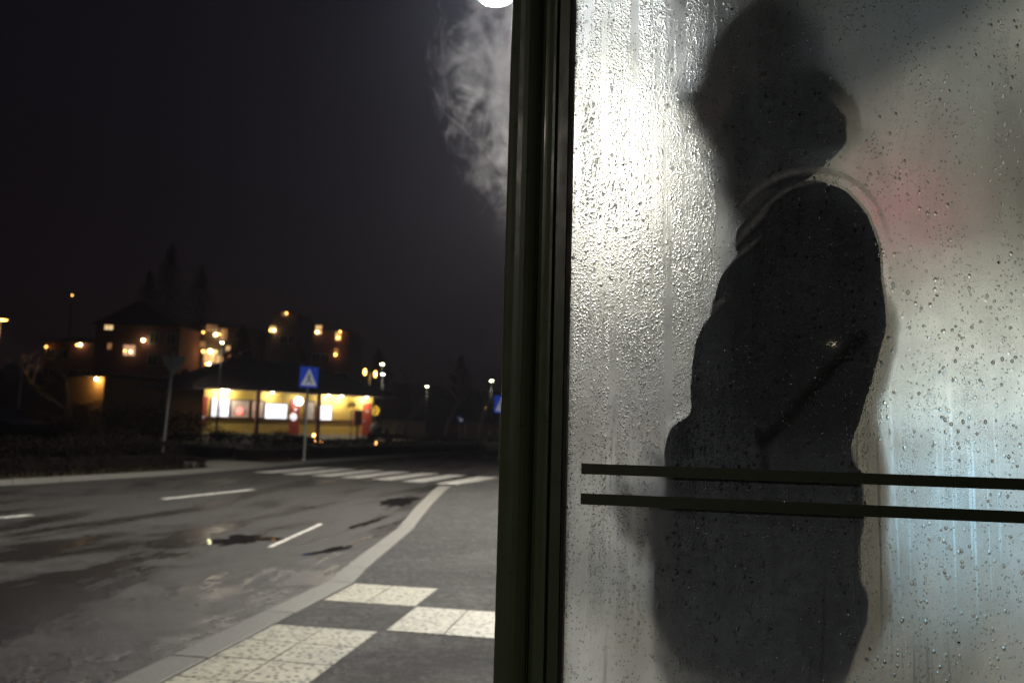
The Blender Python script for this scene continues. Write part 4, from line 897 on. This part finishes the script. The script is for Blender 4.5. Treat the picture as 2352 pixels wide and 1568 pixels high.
F3, h3 = house(455, 558, 112, 738, 'balconied apartment house with many orange windows above the kiosk', wall2, False, 1, [(487, 753, 26, 15, 'dim'), (515, 768, 14, 26, 'dim'), (548, 784, 7, 34, 'dim'), (481, 822, 26, 16, 'warm'), (504, 830, 15, 28, 'warm'), (538, 824, 28, 20, 'dim'), (484, 808, 34, 9, 'warm'), (466, 790, 12, 12, 'dim'), (524, 800, 10, 12, 'warm'), (548, 808, 10, 10, 'dim')], cols=4, roofh=.9)
F4, h4 = house(612, 672, 135, 706, 'far apartment house above the crossing sign with light under its roof', wall2, False, 2, [(654, 721, 12, 9, 'dim'), (627, 756, 14, 14, 'warm')], cols=3, roofh=1.0)
F5, h5 = house(708, 795, 128, 742, 'apartment house right of the crossing sign with stacked orange windows', wallm, False, 3, [(732, 757, 14, 20, 'warm'), (777, 772, 12, 18, 'warm'), (772, 806, 8, 14, 'dim')], cols=4, roofh=1.2)
F6, h6 = house(90, 205, 110, 766, 'low dark house at the far left with two small orange windows', wallm, False, 2, [(184, 793, 9, 8, 'warm')], cols=4, roofh=1.2)
def hang(F, par, px, py, rad, m, name='wall_lamp'):
    s_, z_ = F.at(px, py); q = MB(); q.ball((s_, -.5, z_), rad, 10, 8); q.build(name, m, par, True); q = MB(); q.box(s_-.04, s_+.04, -.5, 0, z_+rad, z_+rad+.06); q.build('lamp_bracket', M['black'], par)
hang(F1, h1, 333, 782, .20, emit('porch_lamp', (1, .75, .35), 26)); hang(F2, h2, 410, 754, .22, lampo); hang(F3, h3, 498, 769, .24, lampw); hang(F3, h3, 486, 807, .28, lampw); hang(F3, h3, 469, 807, .18, lampo)
hang(F3, h3, 483, 836, .22, lampw); hang(F3, h3, 495, 839, .20, emit('pink_lamp', (1, .6, .45), 5))
for k, (px, py) in enumerate([(528, 840), (533, 836), (538, 833), (543, 836), (548, 833), (536, 841), (541, 829)]): hang(F3, h3, px, py, .13, lampo, 'balcony_lamp')
hang(F4, h4, 660, 720, .18, lampo); hang(F4, h4, 631, 759, .20, lampw); hang(F4, h4, 623, 759, .20, lampo); hang(F4, h4, 618, 797, .12, emit('dim_lamp', (1, .6, .3), 2))
hang(F5, h5, 730, 763, .20, lampw); hang(F5, h5, 783, 762, .16, lampo); hang(F5, h5, 778, 776, .24, lampo); hang(F5, h5, 772, 815, .22, lampo)
for px, py in ((392, 738), (402, 752), (470, 764), (506, 768), (476, 836), (508, 838)): hang(F3 if px > 440 else F2, h3 if px > 440 else h2, px, py, .15, lampo, 'balcony_lamp')
hang(F1, h1, 291, 806, .14, lampo); hang(F1, h1, 304, 808, .14, lampw)
hang(F6, h6, 111, 797, .17, lampo); hang(F6, h6, 189, 792, .20, lampw); hang(F6, h6, 181, 793, .14, lampo)
# low garage with a bright lamp
F7 = Frame(tuple(atD(150, 950, 62)[:2]), tuple(atD(236, 950, 60)[:2])); r = empty('garage', mat=F7.mat); tag(r, 'low flat-roofed garage on the left with a bright lamp on its corner', 'garage')
s0, z0 = F7.at(215, 920); _, zt_ = F7.at(215, 866)
q = MB(); q.box(0, F7.L-.1, 0, 5, 0, zt_); q.build('wall', simple('garage_wall', (.45, .28, .12), .8), r)
q = MB(); q.box(-.8, F7.L+.3, -.9, 5.3, zt_, zt_+.22); q.build('roof', kroof, r)
s_, z_ = F7.at(228, 873); q = MB(); q.ball((s_, -.25, zt_-.16), .10, 12, 8); q.build('wall_lamp', emit('garage_lamp', (1, .75, .32), 60), r, True); light('garage_light', 'POINT', (s_-.05, -.6, zt_-.35), 45, (1, .55, .15), .05, parent=r)
q = MB(); q.box(F7.L*.2, F7.L*.6, -.04, -.002, 0, 2.0); q.build('garage_door', kbrown, r)

# pale wall rails far right
for (x0, x1, y, dep, lab) in [(872, 975, 971, 85, 'long pale low wall right of the kiosk before the bare tree'), (1070, 1138, 976, 85, 'pale low wall stretch by the right-hand crossing sign')]:
    a = atD(x0, y-3, dep); b_ = atD(x1, y+1, dep); F = Frame(tuple(a[:2]), tuple(b_[:2])); r = empty('low_wall', mat=F.mat); tag(r, lab, 'wall')
    zc = F.at(x0, y)[1]; q = MB(); q.box(0, F.L, 0, .25, -.1, zc+.25); q.build('wall', simple('pale_wall_plaster', (.42, .36, .27), .8), r); q = MB(); q.box(-.05, F.L+.05, -.05, .3, zc+.25, zc+.33); q.build('coping', M['concrete'], r)
# low dark car at far left with wet roof
p = atD(40, 930, 27); r = empty('parked_car', (p.x-1.4, p.y+.5, .06), R(-8)); tag(r, 'dark parked car at the far left with wet shiny bonnet', 'car')
carp = simple('dark_car_paint', (.05, .05, .055), .25, metal=.5, coat=.6, var=.1)
q = MB(); sec = [(-2.1, .55, .95), (-1.5, .5, 1.0), (-.9, .5, 1.45), (.2, .5, 1.50), (.9, .5, 1.05), (1.9, .48, .88), (2.15, .45, .6)]; vs = []
for x, z0_, z1_ in sec: 
    w = .84 if abs(x) < 1.8 else .74; tw = .62 if z1_ > 1.2 else .78
    vs += [(x, -w, .28), (x, -w, z0_+.2), (x, -tw, z1_), (x, tw, z1_), (x, w, z0_+.2), (x, w, .28)]
fs = [(i*6+k, i*6+(k+1) % 6, (i+1)*6+(k+1) % 6, (i+1)*6+k) for i in range(len(sec)-1) for k in range(6)]+[(5, 4, 3, 2, 1, 0), tuple(len(sec)*6-6+k for k in range(6))]
q.add(vs, fs); q.build('body', carp, r, bevel=.04)
for x in (-1.35, 1.35):
    for y in (-.78, .78):
        q = MB(); q.tube([(x, y-.1, .32), (x, y+.1, .32)], .32, 20); q.build('wheel', M['rubber'], r)
q = MB(); q.box(-.75, .15, -.80, -.74, 1.02, 1.32); q.build('side_window', darkw, r)

# ================================================================ TREES
def bare_tree(px, base_py, dep, h, label, seed, m='bark', k_=.021):
    p = atD(px, base_py, dep); r = empty('bare_tree', (p.x, p.y, 0)); tag(r, label, 'tree'); rn = random.Random(seed); tr = MB(); cr_ = MB()
    def br(p0, d, L, rad, lv, mb):
        pts = [p0]; q_ = p0.copy(); dd = d.copy()
        for i in range(4): dd = (dd+Vector((rn.gauss(0, .13), rn.gauss(0, .13), rn.gauss(.04, .06)))).normalized(); q_ = q_+dd*L/4; pts.append(q_.copy())
        mb.tube(pts, [rad*(1-.16*i) for i in range(5)], 7 if lv < 2 else 4)
        if lv < 4:
            for k in range(3 if lv < 3 else 2):
                i = rn.choice((2, 3, 4)); nd = (dd+Vector((rn.gauss(0, .55), rn.gauss(0, .55), rn.gauss(.15, .3)))).normalized(); br(pts[i], nd, L*rn.uniform(.55, .75), rad*.5, lv+1, cr_)
    br(Vector((0, 0, -.05)), Vector((0, 0, 1)), h*.34, h*k_, 0, tr); tr.build('trunk', M[m], r, True); cr_.build('crown', M[m], r)
bare_tree(1024, 1010, 48, 8.6, 'bare pale tree between the kiosk and the shelter post', 3); bare_tree(1102, 1000, 66, 9, 'bare tree just left of the right-hand crossing sign', 4); bare_tree(930, 1000, 80, 10, 'bare tree right of the two white lamps', 8)
bare_tree(168, 985, 40, 9, 'thin dark bare tree at the left before the garage', 11, k_=.010)
def spruce(x, y, h, w, label, n=3200, z0=0):
    r = empty('spruce_tree', (x, y, z0)); tag(r, label, 'tree', 'dark spruces against the night sky'); q = MB(); q.tube([(0, 0, 0), (0, 0, h*.98)], [h*.016, .02], 8); q.build('trunk', M['bark'], r); q = MB()
    for _ in range(n):
        t_ = random.random()**.75; z = h*(.1+.9*t_); rr = w*(1-t_)*(1+.3*math.sin(z*2.6+x))*random.uniform(.3, 1.08); a = random.random()*6.283
        p = Vector((rr*math.cos(a), rr*math.sin(a), z-rr*.25)); d = Vector((math.cos(a), math.sin(a), -.35))*random.uniform(.35, .8); s_ = Vector((-math.sin(a), math.cos(a), 0))*random.uniform(.12, .3)
        q.add([p-d*.5, p+s_, p+d*.6, p-s_], [(0, 1, 2, 3)])
    q.build('crown', M['needle'], r)
for k, (px, dep, ytop, w, lab) in enumerate([(395, 150, 560, 4.6, 'tallest dark spruce behind the narrow house'), (465, 150, 610, 4.2, 'dark spruce behind the balconied house'), (345, 165, 620, 4.5, 'dark spruce over the gabled house roof'), (560, 95, 745, 3.4, 'dark spruce between the balconied house and the far house'), (690, 110, 800, 3.2, 'small dark spruce between the two far houses'), (870, 120, 800, 4, 'dark spruce behind the two white lamps'), (1060, 130, 815, 4.5, 'dark spruce far behind the bare trees'), (590, 70, 845, 2.6, 'low dark spruce behind the kiosk roof left end'), (425, 75, 850, 2.8, 'low dark spruce behind the leaning sign')]):
    p = atD(px, ytop, dep); spruce(p.x, p.y, p.z, w*(2.9 if dep > 130 else 1.8), lab)

# haze
hz = mat('haze_air'); t = NT(hz); t.N.remove(t.b); v = t.n('VolumePrincipled'); v.inputs['Density'].default_value = .0006; v.inputs['Color'].default_value = (.84, .84, 1.0, 1); v.inputs['Anisotropy'].default_value = .72
t.l(v.outputs[0], t.out.inputs['Volume']); q = MB(); q.box(-235, 235, -62, 372, -1.5, 34); tag(q.build('haze', hz), kind='stuff')
